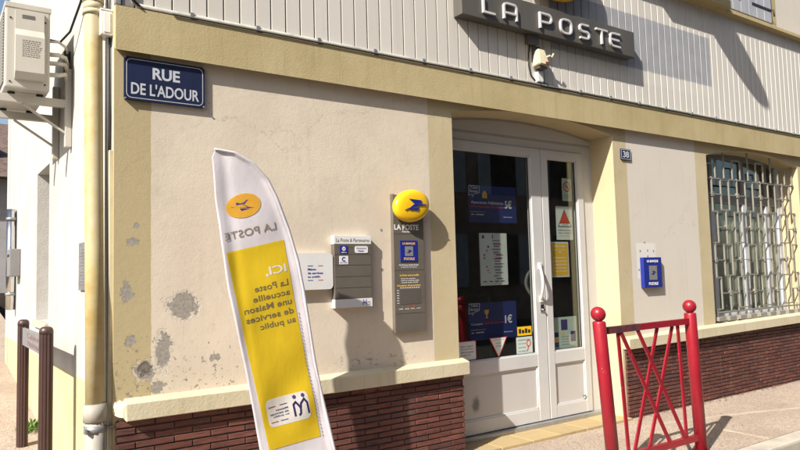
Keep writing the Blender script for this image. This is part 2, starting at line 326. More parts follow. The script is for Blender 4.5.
# ------------------------------------------------------------------ geometry helpers
class G:
    """collects shapes; build() links them as ONE mesh object"""
    def __init__(s): s.v = []; s.f = []; s.sm = []
    def add(s, vs, fs, smooth=False):
        o = len(s.v); s.v += [tuple(v) for v in vs]
        for f in fs: s.f.append(tuple(i+o for i in f)); s.sm.append(smooth)
        return s
    def box(s, x0, x1, y0, y1, z0, z1, bev=0.0):
        x0, x1 = min(x0, x1), max(x0, x1); y0, y1 = min(y0, y1), max(y0, y1); z0, z1 = min(z0, z1), max(z0, z1)
        if not bev:
            return s.add([(x0,y0,z0),(x1,y0,z0),(x1,y1,z0),(x0,y1,z0),(x0,y0,z1),(x1,y0,z1),(x1,y1,z1),(x0,y1,z1)],
                         [(0,3,2,1),(4,5,6,7),(0,1,5,4),(1,2,6,5),(2,3,7,6),(3,0,4,7)])
        bm = bmesh.new(); bmesh.ops.create_cube(bm, size=1)
        for v in bm.verts: v.co = Vector(((x0+x1)/2+v.co.x*(x1-x0), (y0+y1)/2+v.co.y*(y1-y0), (z0+z1)/2+v.co.z*(z1-z0)))
        bmesh.ops.bevel(bm, geom=bm.edges[:], offset=bev, segments=2, affect='EDGES', profile=.6)
        return s.frombm(bm)
    def frombm(s, bm, smooth=False):
        bm.verts.index_update()
        s.add([v.co[:] for v in bm.verts], [[v.index for v in f.verts] for f in bm.faces], smooth); bm.free(); return s
    def prism(s, pts, y0, y1):
        """polygon in (x,z) pulled from y0 (front) to y1"""
        a = sum(pts[i][0]*pts[(i+1) % len(pts)][1]-pts[(i+1) % len(pts)][0]*pts[i][1] for i in range(len(pts)))
        if a < 0: pts = pts[::-1]
        n = len(pts)
        vs = [(x, y0, z) for x, z in pts]+[(x, y1, z) for x, z in pts]
        fs = [tuple(range(n)), tuple(range(2*n-1, n-1, -1))]+[(i, i+n, (i+1) % n+n, (i+1) % n) for i in range(n)]
        return s.add(vs, fs)
    def prism_x(s, pts, x0, x1):
        """profile in (y,z) pulled along x"""
        n = len(pts); vs = [(x0, y, z) for y, z in pts]+[(x1, y, z) for y, z in pts]
        return s.add(vs, [tuple(range(n-1, -1, -1)), tuple(range(n, 2*n))]+[(i, (i+1) % n, (i+1) % n+n, i+n) for i in range(n)])
    def tube(s, pts, r, n=10, caps=True, smooth=True):
        pts = [Vector(p) for p in pts]; rs = r if isinstance(r, (list, tuple)) else [r]*len(pts)
        vs = []; up = None
        for i, p in enumerate(pts):
            d = (pts[min(i+1, len(pts)-1)]-pts[max(i-1, 0)]).normalized()
            if up is None: up = Vector((0, 0, 1)) if abs(d.z) < .9 else Vector((0, -1, 0))
            a = d.cross(up).normalized(); up = a.cross(d).normalized()
            for k in range(n):
                t = 2*math.pi*k/n; vs.append(p+(a*math.cos(t)+up*math.sin(t))*rs[i])
        fs = [(i*n+k, i*n+(k+1) % n, (i+1)*n+(k+1) % n, (i+1)*n+k) for i in range(len(pts)-1) for k in range(n)]
        s.add(vs, fs, smooth)
        if caps:
            o = len(s.v)-len(vs); s.f += [tuple(o+k for k in range(n-1, -1, -1)), tuple(o+len(vs)-n+k for k in range(n))]; s.sm += [False]*2
        return s
    def lathe(s, c, prof, n=24, smooth=True, flute=0, fd=0.0, tilt=None):
        """profile of (radius, height) about the vertical through c"""
        vs = []; T = tilt or (lambda p: p)
        for r, z in prof:
            for k in range(n):
                t = 2*math.pi*k/n; rr = r-(fd if flute and (k % 3 == 0) and r > .02 else 0)
                vs.append(T(Vector((c[0]+rr*math.cos(t), c[1]+rr*math.sin(t), c[2]+z))))
        fs = [(i*n+k, i*n+(k+1) % n, (i+1)*n+(k+1) % n, (i+1)*n+k) for i in range(len(prof)-1) for k in range(n)]
        fs += [tuple(range(n-1, -1, -1)), tuple(range((len(prof)-1)*n, len(prof)*n))]
        return s.add(vs, fs, smooth)
    def beam(s, a, b, w, d, ref=(0, 1, 0)):
        """square bar from a to b, w across, d along ref"""
        a, b = Vector(a), Vector(b); t = (b-a).normalized(); rf = Vector(ref); e = t.cross(rf).normalized(); g = e.cross(t).normalized()
        vs = [p+e*(i*w/2)+g*(j*d/2) for p in (a, b) for i, j in ((-1,-1),(1,-1),(1,1),(-1,1))]
        return s.add(vs, [(0,1,2,3),(7,6,5,4),(0,4,5,1),(1,5,6,2),(2,6,7,3),(3,7,4,0)])
    def ribbon(s, pts, w, y0, y1, closed=False):
        """flat stroke of width w along (x,z) points, pulled from y0 to y1"""
        P = [Vector(p) for p in pts]; n = len(P); L = []; R = []
        for i in range(n):
            pv = P[i-1] if (i or closed) else None; nx = P[(i+1) % n] if (i < n-1 or closed) else None
            d1 = (P[i]-pv).normalized() if pv is not None else (nx-P[i]).normalized()
            d2 = (nx-P[i]).normalized() if nx is not None else d1
            t = (d1+d2); t = t.normalized() if t.length > 1e-6 else d1
            nr = Vector((-t.y, t.x)); k = 1/max(.5, nr.dot(Vector((-d1.y, d1.x))))
            L.append(P[i]+nr*w/2*k); R.append(P[i]-nr*w/2*k)
        vs = [(p.x, y, p.y) for y in (y0, y1) for p in L]+[(p.x, y, p.y) for y in (y0, y1) for p in R]
        A, B, C, D = 0, n, 2*n, 3*n; fs = []
        for i in range(n if closed else n-1):
            j = (i+1) % n
            fs += [(A+i, C+i, C+j, A+j)[::-1], (B+i, B+j, D+j, D+i)[::-1], (A+i, A+j, B+j, B+i)[::-1], (C+i, D+i, D+j, C+j)[::-1]]
        if not closed: fs += [(A, B, D, C), (A+n-1, C+n-1, D+n-1, B+n-1)]
        return s.add(vs, fs)
    def text(s, body, x0, x1, z0, z1, y, ext=.0006, bold=.0, mapf=None, keep=False, flip=False):
        """lettering fitted in the rectangle, facing -y (or pushed through mapf)"""
        vs, fs = glyphs(body, bold)
        ax0 = min(v[0] for v in vs); ax1 = max(v[0] for v in vs); az0 = min(v[1] for v in vs); az1 = max(v[1] for v in vs)
        sx = (x1-x0)/(ax1-ax0); sz = (z1-z0)/max(1e-6, az1-az0)
        out = []
        for a, b, c in vs:
            px, pz = x0+(a-ax0)*sx, z0+(b-az0)*sz
            if flip: px = x0+x1-px
            yy = -ext if c > 0 else 0.0
            out.append(mapf(px, pz, yy) if mapf else (px, y+yy, pz))
        return s.add(out, [f[::-1] for f in fs] if flip else fs)
    def build(s, name, mat, parent=None, loc=None):
        me = bpy.data.meshes.new(name); off = Vector((0, 0, 0))
        top = parent
        while top is not None:
            off = off+top.location; top = top.parent
        if loc is not None: off = off+Vector(loc)
        me.from_pydata([tuple(Vector(v)-off) for v in s.v], [], s.f); me.update()
        me.polygons.foreach_set('use_smooth', s.sm); me.materials.append(M[mat] if isinstance(mat, str) else mat)
        o = bpy.data.objects.new(name, me); COL.objects.link(o)
        if loc is not None: o.location = loc
        if parent is not None: o.parent = parent
        return o

_gl = {}
def glyphs(body, bold=0.0):
    k = (body, bold)
    if k not in _gl:
        c = bpy.data.curves.new('lettering', 'FONT'); c.body = body; c.size = 1; c.extrude = .01; c.resolution_u = 3; c.offset = bold
        c.fill_mode = 'BOTH'
        o = bpy.data.objects.new('lettering', c); COL.objects.link(o)
        bpy.context.view_layer.update()
        me = bpy.data.meshes.new_from_object(o)
        _gl[k] = ([tuple(v.co) for v in me.vertices], [tuple(p.vertices) for p in me.polygons])
        bpy.data.objects.remove(o); bpy.data.curves.remove(c); bpy.data.meshes.remove(me)
    return _gl[k]

def thing(name, label, cat, loc=(0, 0, 0), group=None):
    o = bpy.data.objects.new(name, None); COL.objects.link(o); o.location = loc; o.empty_display_size = .1
    o['label'] = label; o['category'] = cat
    if group: o['group'] = group
    return o
def tag(o, label, cat, group=None):
    o['label'] = label; o['category'] = cat
    if group: o['group'] = group
    return o
def struct(o): o['kind'] = 'structure'; return o
def rrect(x0, x1, z0, z1, r, n=5):
    pts = []
    for cx, cz, a in ((x1-r, z1-r, 0), (x0+r, z1-r, 90), (x0+r, z0+r, 180), (x1-r, z0+r, 270)):
        for i in range(n+1):
            t = rad(a+90*i/n); pts.append((cx+r*math.cos(t), cz+r*math.sin(t)))
    return pts
def arc(cx, cz, rx, rz, a0, a1, n=8):
    return [(cx+rx*math.cos(rad(a0+(a1-a0)*i/n)), cz+rz*math.sin(rad(a0+(a1-a0)*i/n))) for i in range(n+1)]

# ================================================================== SETTING: ground
g = G(); g.add([(-400,-400,-.12),(400,-400,-.12),(400,400,-.12),(-400,400,-.12)], [(0,1,2,3)]); struct(g.build('road', 'road'))
g = G(); g.box(-1.35, 40, -1.13, .30, -.2, 0); struct(g.build('pavement', 'pavement'))
g = G()
for i in range(-2, 40):
    x = i*1.0+.95; g.box(x+.004, x+.996, -1.29, -1.133, -.2, .004+random.uniform(-.001, .002), .018)
struct(g.build('kerb', 'kerb'))
def sg(y): return max(0.0, .1*y-.13)
g = G(); ys = [.303, 1.3, 2, 3, 4, 5, 6, 8, 10, 14, 20, 30]
vs = [(x, y, sg(y)-.001) for y in ys for x in (-1.35, -.6, 0.3)]
g.add(vs, [(i*3+j, i*3+j+1, (i+1)*3+j+1, (i+1)*3+j) for i in range(len(ys)-1) for j in range(2)]); struct(g.build('side_pavement', 'pavement'))
g = G(); vs = [(x, y, sg(y)-.1 if x > -1.5 or y > 1 else -.1) for y in ys for x in (-9, -1.352)]
g.add(vs, [(i*2, i*2+1, i*2+3, i*2+2) for i in range(len(ys)-1)]); struct(g.build('side_road', 'road'))
g = G()
for a, b in (((4.49, -.66), (4.46, -1.128)), ((7.35, -.0), (8.2, -.09)), ((6.6, -.5), (6.58, -1.128)), ((8.9, -.1), (8.88, -1.128))):
    g.beam((a[0], a[1], 0), (b[0], b[1], 0), .03, .008, (0, 0, 1))
pts = [(4.3, -.30, 0), (4.8, -.42, 0), (5.3, -.56, 0), (5.8, -.74, 0), (6.3, -.95, 0)]
for a, b in zip(pts, pts[1:]): g.beam(a, b, .05, .006, (0, 0, 1))
struct(g.build('pavement_joint', 'joint'))

# ================================================================== THE POST OFFICE BUILDING
B = thing('corner_building', 'cream and ochre rendered corner post office with slim brick base and siding above', 'building')
def arch_pts(x0, x1, zs, rise, n=18):
    return [(x0+(x1-x0)*i/n, zs+rise*(1-(2*i/n-1)**2)) for i in range(n+1)]
DX0, DX1, WX0, WX1 = 2.37, 4.235, 5.73, 7.66
D = .30
w = G()
w.box(0.0, DX0, 0, D, .0, 2.51)
w.box(DX1, WX0, 0, D, .0, 2.46)
w.box(WX0, WX1, .001, D, .0, .66)
w.box(WX1, 12, 0, D, .0, 2.45)
ap = arch_pts(DX0, DX1, 2.51, .085)
w.prism([(0, 2.9), (0, 2.51)]+ap+[(DX1, 2.46)]+[(WX0, 2.46)]+arch_pts(WX0, WX1, 2.455, .10)+[(WX1, 2.45), (12, 2.45), (12, 2.9)], 0, D)
w.box(0, 12, 0, D, 2.9, 7.2)
w.build('wall', 'plaster', B)
# side wall with its window opening
sw = G(); YA, YB, ZA, ZB = 2.24, 2.93, 1.0, 2.29
sw.box(.0005, .38, .302, YA, -.2, 7.2); sw.box(.0005, .38, YB, 5.45, -.2, 7.2); sw.box(.0005, .38, YA, YB, -.2, ZA); sw.box(.0005, .38, YA, YB, ZB, 7.2)
sw.box(-.0015, .25, .0015, .300, -.2, 7.2)
sw.box(-.0045, .05, 5.2, 5.452, -.2, 7.2)
sw.build('side_wall', 'side', B)
g = G(); g.box(-.03, .02, YA-.03, YB+.03, ZA-.05, ZA+.004, .006); g.build('side_window_sill', 'kerb', B)
g = G(); g.box(.30, .36, YA, YB, ZA, ZB)
sf = g.build('side_window', 'shutter', B)
g = G(); g.box(0.02, 12, .38, .40, 0.02, 7.1) if False else g.box(11.8, 12.0, .31, 5.4, -.2, 7.2); g.box(.39, 12, 5.25, 5.45, -.2, 7.2)
g.build('back_wall', 'side', B)
g = G(); g.prism_x([(-.45, 7.21), (5.9, 7.21), (2.7, 8.6)], -.4, 12.3); g.build('roof', 'roof', B)
# interior room behind the door and window
g = G()
g.box(.4, 11.7, 3.6, 3.7, -.1, 3.0); g.box(.4, .5, .31, 3.6, -.1, 3.0); g.box(5.0, 5.1, .31, 3.6, -.1, 3.0)
g.box(.4, 11.7, .31, 3.6, 2.9, 3.0); g.box(.4, 11.7, .31, 3.6, -.12, .01)
g.box(2.7, 4.7, 2.2, 2.6, .01, 1.05); g.box(3.3, 4.6, 3.3, 3.58, 1.1, 2.2)
g.build('interior', 'darkroom', B)
g = G(); g.box(2.75, 4.65, 2.185, 2.199, .06, 1.0, .003); g.box(2.7, 4.72, 2.15, 2.62, 1.051, 1.085, .004); io = g.build('counter', 'taupe', B)
g = G()
for k in range(4): g.box(3.32+k*.33, 3.56+k*.33, 3.27, 3.298, 1.25, 1.65)
g.box(1.2, 2.2, 3.58, 3.599, 1.0, 1.9); g.build('wall_panel', 'paperdim', io)
# brick plinth: every slim brick a box standing proud of the mortar bed
def bricks(x0, x1, z0, z1, y, course, length, name):
    gb = G(); gm = G(); gm.box(x0+.004, x1-.004, y+.007, .2, z0, z1)
    n = int(round((z1-z0)/course)); ch = (z1-z0)/n
    for j in range(n):
        x = x0-(length/2 if j % 2 else 0)-random.uniform(0, .004)
        while x < x1-.01:
            a, b = max(x, x0), min(x+length-.007, x1)
            if b-a > .02:
                dy = random.uniform(-.003, .003); dz = random.uniform(-.0012, .0012)
                zz0, zz1 = z0+j*ch+.004+dz, z0+(j+1)*ch-.0045+dz
                gb.box(a, b, y+dy, y+.03, zz0, zz1, .0025)
            x += length
    o = gb.build('brick_plinth', 'brick', B); gm.build('mortar', 'mortar', o)
bricks(.012, 2.388, -.13, .585, -.020, .0385, .205, 'left')
bricks(4.262, 11.9, -.02, .628, -.020, .0345, .165, 'right')
# sill courses (chipped at the corner)
g = G()
prof = lambda f, t, b, w_: [(.005, w_), (.005, b), (-f+.004, b), (-f, b+.004), (-f, t-.006), (-f+.006, t)]
g.prism_x(prof(.07, .682, .588, .70), .055, 2.405)
random.seed(4); secs = []
for x, f, t_, b_ in ((.0548, .07, .682, .588), (.046, .064, .677, .598), (.034, .060, .671, .606), (.022, .044, .668, .61), (.010, .030, .66, .622), (-.004, .012, .65, .632)):
    secs.append([(x+random.uniform(-.004, .004) if x < .05 else x, y+random.uniform(-.004, .004), z+random.uniform(-.005, .005)) for y, z in prof(f, t_, b_, .69)])
n = 6; g.add([v for sc in secs for v in sc], [(i*n+k, (i+1)*n+k, (i+1)*n+(k+1) % n, i*n+(k+1) % n) for i in range(len(secs)-1) for k in range(n)]+[tuple(range((len(secs)-1)*n, len(secs)*n))])
g.build('sill_course', 'sill', B)
g = G()
pr = prof(.075, .70, .607, .715)
x0, x1 = 4.243, 12.0; n = len(pr)
vs = [(x, y, z+(x-x0)*.0135) for x in (x0, x1) for y, z in pr]
g.add(vs, [tuple(range(n-1, -1, -1)), tuple(range(n, 2*n))]+[(i, (i+1) % n, (i+1) % n+n, i+n) for i in range(n)])
# wide window ledge on top of it
g.prism_x([(.28, .745), (.28, .70), (-.02, .695), (-.02, .733)], WX0+.002, WX1-.002)
g.build('sill_course', 'sill', B)
# fascia beam with a mitred left end
g = G(); bp = [(.0, 2.60), (-.028, 2.585), (-.05, 2.572), (-.05, 2.818), (0, 2.824)]
vs = [(x, y, z) for x in (-.004, 12) for y, z in bp]
g.add(vs, [(0,1,2,3,4), (9,8,7,6,5)]+[(i, i+5, (i+1) % 5+5, (i+1) % 5) for i in range(5)])
g.build('fascia_beam', 'beam', B)
# vertical siding boards
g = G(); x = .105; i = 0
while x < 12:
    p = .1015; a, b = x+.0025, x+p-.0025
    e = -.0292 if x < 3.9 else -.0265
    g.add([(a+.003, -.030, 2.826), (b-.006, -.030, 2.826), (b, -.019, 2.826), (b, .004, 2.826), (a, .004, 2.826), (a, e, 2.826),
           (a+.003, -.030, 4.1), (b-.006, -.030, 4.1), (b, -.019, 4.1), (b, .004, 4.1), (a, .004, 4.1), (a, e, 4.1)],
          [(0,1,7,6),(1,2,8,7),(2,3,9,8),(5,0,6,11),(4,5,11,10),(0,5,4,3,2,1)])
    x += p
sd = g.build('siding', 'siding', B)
g = G(); g.box(.10, 12, -.012, .0, 2.826, 4.1); g.build('groove_backing', 'mortar', sd)
g = G(); g.box(-.004, .028, -.034, .0, 2.83, 4.1, .004); g.box(.034, .098, -.024, .0, 2.83, 4.1, .003); g.build('corner_trim', 'metalgrey', sd)
# cornice over the siding and upper storey trim
g = G(); g.prism_x([(0, 3.995), (-.10, 4.01), (-.10, 4.045), (-.06, 4.075), (0, 4.085)], -.02, 12); g.build('cornice', 'beam', B)
g = G(); g.prism_x([(-.101, 4.012), (-.16, 4.02), (-.16, 4.10), (-.06, 4.13), (-.05, 4.012)], 4.9, 6.10); g.build('upper_sill', 'beam', B)
g = G(); g.box(7.2, 7.37, -.008, 0, 4.086, 6.4); g.build('upper_trim', 'beam', B)
g = G()
for k in range(6):
    xa = 6.18+k*.168; g.box(xa, xa+.163, -.05, -.015, 4.10, 5.6, .004)
sh = g.build('shutter', 'shutter', B)
for xa, xb in ((6.75, 7.17), (6.22, 6.5)): g = G(); g.box(xa, xb, -.056, -.0515, 4.235, 4.26); g.build('strap_hinge', 'iron', sh)
g = G(); g.tube([(7.18, -.02, 4.25), (7.18, -.075, 4.25), (7.185, -.08, 4.17)], .008, 6); g.build('shutter_catch', 'iron', sh)

# ---- door
dr = G()
DY = .25
dr.box(DX0-.02, 2.43, DY, DY+.07, .02, 2.44, .004); dr.box(4.10, DX1+.02, DY, DY+.07, .02, 2.44, .004)
dr.box(2.431, 4.099, DY, DY+.07, 2.375, 2.44, .004)
df = dr.build('door', 'pvc', B)
g = G(); g.prism([(DX0-.03, 2.4405), (DX1+.03, 2.4405), (DX1+.03, 2.75), (DX0-.03, 2.75)], DY+.012, DY+.05)
g.prism([(DX0, 2.46), (DX1, 2.46)]+[(x, z) for x, z in arch_pts(DX0, DX1, 2.49, .085)][::-1], DY+.004, DY+.0115); g.build('transom_panel', 'pvc', df)
g = G(); g.box(DX0, DX1, .20, .33, -.02, .055, .006); g.build('threshold', 'metalgrey', df)
def leaf(x0, x1, g0, g1):
    l = G(); y0 = DY-.012; y1 = DY+.045; z0, z1 = .062, 2.372
    l.box(x0, g0, y0, y1, z0, z1, .005); l.box(g1, x1, y0, y1, z0, z1, .005)
    l.box(g0-.004, g1+.004, y0+.002, y1-.002, 2.30, z1, .004); l.box(g0-.004, g1+.004, y0+.002, y1-.002, .515, .62, .004); l.box(g0-.004, g1+.004, y0+.002, y1-.002, z0, .165, .004)
    for a, b, c, d in ((g0, g0+.014, .62, 2.30), (g1-.014, g1, .62, 2.30), (g0, g1, .612, .63), (g0, g1, 2.288, 2.303)):
        l.box(a, b, y0+.012, y0+.03, c, d, .003)
    o = l.build('door_leaf', 'pvc', B)
    p = G(); p.box(g0-.003, g1+.003, y0+.018, y0+.03, .16, .52); p.build('lower_panel', 'pvcpanel', o)
    p = G()
    for a, b, c, d in ((g0+.0, g0+.012, .165, .515), (g1-.012, g1, .165, .515), (g0, g1, .165, .177), (g0, g1, .503, .515)): p.box(a, b, y0+.008, y0+.0178, c, d, .002)
    p.build('panel_moulding', 'pvc', o)
    p = G(); p.box(g0+.002, g1-.002, DY+.016, DY+.022, .62, 2.30); p.build('door_pane', 'glass', o)
    p = G()
    for a, b, c, d in ((g0+.013, g0+.018, .63, 2.29), (g1-.018, g1-.013, .63, 2.29), (g0+.018, g1-.018, .628, .633)): p.box(a, b, DY+.004, DY+.0155, c, d)
    p.build('glazing_seal', 'black', o)
    return o
l1 = leaf(2.436, 3.548, 2.52, 3.425); l2 = leaf(3.556, 4.096, 3.635, 4.02)
g = G(); g.box(3.5485, 3.5555, DY-.004, DY+.03, .062, 2.372); g.build('astragal', 'black', l1)
g = G(); pts = [(3.485 + .035*math.sin(math.pi*i/14)*-1, DY-.018-.06*math.sin(math.pi*i/14), 1.07+.29*i/14) for i in range(15)]
g.tube(pts, [.010+.003*math.sin(math.pi*i/14) for i in range(15)], 10)
g.box(3.468, 3.505, DY-.026, DY-.0125, 1.33, 1.385, .004); g.box(3.468, 3.505, DY-.026, DY-.0125, 1.05, 1.10, .004)
g.build('door_handle', 'white', l1)
g = G(); g.box(3.475, 3.52, DY-.02, DY-.0125, .965, 1.03, .004); g.tube([(3.498, DY-.02, .985), (3.498, DY-.034, .985)], .011, 12); g.build('lock', 'chrome', l1)
g = G(); g.box(3.96, 4.005, DY-.018, DY-.0125, .20, .212); g.build('maker_plate', 'clamp', l2)
# sandstone door step
st = G(); xs = [2.385, 2.70, 3.02, 3.33, 3.65, 3.96, 4.245]
for a, b in zip(xs, xs[1:]): st.box(a+.003, b-.003, -.062+random.uniform(0, .004), .205, -.05, .021+random.uniform(0, .0015), .005)
st.build('door_step', 'tile', B)

# ---- right window
g = G(); FY = .22
for a, b in ((WX0, 5.80), (7.585, WX1)): g.box(a, b, FY, FY+.06, .74, 2.58, .004)
for xc in (6.17, 6.82, 7.33): g.box(xc-.035, xc+.035, FY-.004, FY+.05, .78, 2.0, .004)
g.box(5.8, 7.585, FY, FY+.06, .742, .80, .004)
wf = g.build('window', 'winframe', B)
g = G(); g.box(5.8, 7.585, FY-.006, FY+.05, 2.0, 2.09, .004); g.box(5.8, 7.585, FY, FY+.05, 2.49, 2.58, .004)
for xc in (6.17, 6.82, 7.33): g.box(xc-.03, xc+.03, FY-.002, FY+.05, 2.09, 2.5, .004)
g.build('window_transom', 'wingrey', wf)  # upper frame members: shadow under the arch put into their colour
g = G(); g.box(5.79, 7.6, FY+.02, FY+.026, .79, 2.52); g.build('window_pane', 'glass', wf)
g = G(); vs = []; N = 150
for i in range(N+1):
    x = 5.76+(7.63-5.76)*i/N; y = FY+.085+.012*math.sin(i*.95)+.006*math.sin(i*.37+1)
    vs += [(x, y, .78), (x, y, 2.02)]
g.add(vs, [(2*i, 2*i+2, 2*i+3, 2*i+1) for i in range(N)], True); g.build('curtain', 'curtain', wf)
# wrought grille: staggered meander of flat bars with square nodes
g = G(); GY = .05; t = .013
zb = [.86, 1.205, 1.55, 1.895, 2.24]
def hbar(xa, xb, z, tt=t): g.box(xa, xb, GY, GY+.012, z-tt/2, z+tt/2)
def vbar(x, za, zb_, tt=t): g.box(x-tt/2, x+tt/2, GY-.001, GY+.013, za, zb_)
PER = .49
for k in range(4):                                   # closed rectangles, each row half a period off, singles with a node between
    z0, z1 = zb[k]+.010, zb[k+1]-.010; zm = (z0+z1)/2; c = 5.90-(PER/2 if k % 2 else 0)
    while c < 7.9:
        xl, xr = c-.078, c+.078
        for x in (xl, xr):
            if 5.75 < x < 7.645: vbar(x, z0, z1)
        for z in (z0, z1):
            if xr > 5.8 and xl < 7.6: hbar(max(xl-t/2, 5.75), min(xr+t/2, 7.645), z, .014)
        xs_ = c+PER/2
        if 5.78 < xs_ < 7.63:
            vbar(xs_, z0-.02, z1+.02); g.box(xs_-.022, xs_+.022, GY-.006, GY+.02, zm-.024, zm+.024, .003)
        a_, b_ = max(xr, 5.75), min(c+PER-.078, 7.645)
        if b_ > a_: hbar(a_, b_, zm, .010)
        c += PER
c = 5.90
while c < 7.9:
    tp = lambda x: 2.455+.10*(1-(2*(x-WX0)/(WX1-WX0)-1)**2)
    for x in (c-.078, c+.078, c+PER/2):
        if 5.75 < x < 7.64: vbar(x, 2.245, tp(c)-.10 if x < c+.1 else tp(x)-.004)
    if c+.078 < 7.64: hbar(c-.086, c+.086, tp(c)-.10, .014)
    c += PER
hbar(5.75, 7.645, 2.235, .011)
for z in (.838, .785): hbar(5.745, 7.65, z, .018)
for k in range(9): g.box(5.80+k*.205, 5.93+k*.205, GY-.05, GY-.002, .755, .795, .003)
for k in range(5): vbar(5.87+k*.42, .72, .87)
g.build('window_grille', 'grille', B)

# ================================================================== LETTERED AND MOUNTED THINGS
def bird(gm, cx, cz, s, y0, y1, mapf=None, flip=1):
    """swift-like emblem: three swept slanted strokes"""
    shapes = [[(-.42, .62), (.55, .52), (.53, .22), (-.05, .18), (-.16, .30)],
              [(-.78, -.55), (-.36, -.28), (.0, .12), (1.02, .12), (.30, -.12), (-.02, -.22), (-.25, -.40)],
              [(-.42, -.56), (.06, -.30), (.36, -.26), (.24, -.58)]]
    for sh in shapes:
        pts = [(cx+flip*a*s, cz+b*s*.62) for a, b in sh]
        if mapf:
            n = len(pts); gm.add([mapf(a, b, 0) for a, b in pts], [tuple(range(n))])
        else: gm.prism(pts, y0, y1)
def oval(name, cx, cz, a, b, yback, depth, rot, parent, mat='yellow'):
    gg = G(); R = []; n = 48; prof = [(.93, 0), (1.0, .18), (1.0, .45), (.96, .68), (.86, .84), (.68, .94), (.4, .985), (.02, 1.0)]
    vs = []
    for r, d in prof:
        for k in range(n):
            t = 2*math.pi*k/n; x, z = a*r*math.cos(t), b*r*math.sin(t)
            vs.append((cx+x*math.cos(rot)-z*math.sin(rot), yback-depth*d, cz+x*math.sin(rot)+z*math.cos(rot)))
    gg.add(vs, [(i*n+k, i*n+(k+1) % n, (i+1)*n+(k+1) % n, (i+1)*n+k) for i in range(len(prof)-1) for k in range(n)]+[tuple(range(n-1, -1, -1)), tuple(range((len(prof)-1)*n, len(prof)*n))], True)
    return gg.build(name, mat, parent)

# street name plate
t = thing('street_sign', 'dark blue enamel street name plate with white lettering under the ochre beam', 'street sign', (.27, -.012, 2.43))
g = G(); g.prism(rrect(.047, .494, 2.312, 2.552, .014), -.022, -.006); g.build('plate', 'enamel', t)
g = G(); g.ribbon(rrect(.059, .482, 2.324, 2.540, .026), .0036, -.0228, -.0219, True); g.build('border_line', 'enamelwhite', t)
g = G(); g.text('RUE', .198, .350, 2.440, 2.506, -.022, .0009, .03); g.text("DE L'ADOUR", .083, .460, 2.344, 2.412, -.022, .0009, .018); g.build('lettering', 'enamelwhite', t)
for x, z in ((.053, 2.318), (.488, 2.318), (.488, 2.546), (.053, 2.546)): g = G(); g.tube([(x, -.028, z), (x, -.0, z)], .005, 8); g.build('bolt', 'clamp', t)
# house number
t = thing('house_number', 'small dark blue house number plate 38 right of the door', 'house number', (4.40, -.01, 2.36))
g = G(); g.prism(rrect(4.335, 4.478, 2.302, 2.402, .006), -.012, -.001); g.build('plate', 'enamel', t)
g = G(); g.ribbon(rrect(4.342, 4.471, 2.309, 2.395, .004), .004, -.0128, -.0119, True); g.text('38', 4.364, 4.449, 2.322, 2.382, -.012, .0009, .02); g.build('lettering', 'enamelwhite', t)

# long dark sign box over the entrance
t = thing('shop_sign', 'long dark grey sign box with raised white letters over the entrance', 'sign', (3.42, -.03, 3.34))
g = G(); g.box(2.395, 4.45, -.13, -.031, 3.226, 3.462, .004); g.build('sign_box', 'slate', t)
g = G(); LY0, LY1 = -.15, -.1305; wd = .0152; h0, h1 = 3.277, 3.392; hm = (h0+h1)/2
def lt(pts, closed=False): g.ribbon(pts, wd, LY0, LY1, closed)
lt([(2.60, h1+.008), (2.60, h0), (2.715, h0)])
lt([(2.812, h0-.01), (2.812, hm+.02)]+arc(2.842, h1-.03, .03, .03, 180, 90, 5)[:]+arc(2.915, h1-.03, .03, .03, 90, 0, 5)+[(2.945, h0-.01)]); lt([(2.823, hm-.018), (2.934, hm-.018)])
lt([(3.21, h0-.01), (3.21, h1), (3.30, h1)]+arc(3.305, h1-.035, .035, .035, 80, -80, 6)+[(3.30, h1-.07), (3.2205, h1-.07)])
lt(rrect(3.452, 3.582, h0, h1, .042), True)
lt([(3.802, h1), (3.72, h1)]+arc(3.72, h1-.029, .029, .029, 90, 270, 6)[1:]+arc(3.775, h0+.029, .029, .029, 90, -90, 6)+[(3.69, h0)])
lt([(3.90, h1), (4.05, h1)]); lt([(3.975, h1-.0105), (3.975, h0-.01)])
lt([(4.225, h1), (4.13, h1)]+arc(4.13, h1-.04, .04, .04, 95, 180, 4)[1:]+arc(4.13, h0+.04, .04, .04, 180, 265, 4)+[(4.225, h0)]); lt([(4.1005, hm), (4.21, hm)])
g.build('lettering', 'letterwhite', t)
for bx in ((3.14, 3.24, -.09, -.031, 3.15, 3.2255), (4.20, 4.38, -.10, -.031, 3.4625, 3.478)):
    g = G(); g.box(*bx); g.build('bracket', 'slate', t)
# roundel above it, only its lower rim in frame
t = thing('oval_sign', 'large yellow oval emblem sign mounted just above the long dark sign box', 'sign', (3.44, -.03, 3.85))
oval('emblem_dome', 3.44, 3.853, .42, .31, -.10, .11, rad(6), t)
g = G(); bird(g, 3.44, 3.86, .27, -.225, -.212); g.build('bird_emblem', 'blue', t)
g = G(); g.box(3.2, 3.7, -.10, -.031, 3.75, 3.9); g.build('bracket', 'slate', t)
# unseen oval sign, added higher up to cast the long oval shadow on the siding
t = thing('shadow_sign', 'unseen yellow oval sign added above the entrance to cast the oval shadow', 'sign', (4.54, 0, 5.17))
g = G(); n = 40
vs = [(4.64+dx, -.60+.36*math.cos(2*math.pi*k/n), 5.11+.235*math.sin(2*math.pi*k/n)) for dx in (-.03, .03) for k in range(n)]
g.add(vs, [tuple(range(n-1, -1, -1)), tuple(range(n, 2*n))]+[(k, (k+1) % n, n+(k+1) % n, n+k) for k in range(n)]); g.build('panel', 'yellow', t)
g = G(); g.tube([(4.64, .02, 5.11), (4.64, -.28, 5.11)], .025, 8); g.build('bracket', 'slate', t)

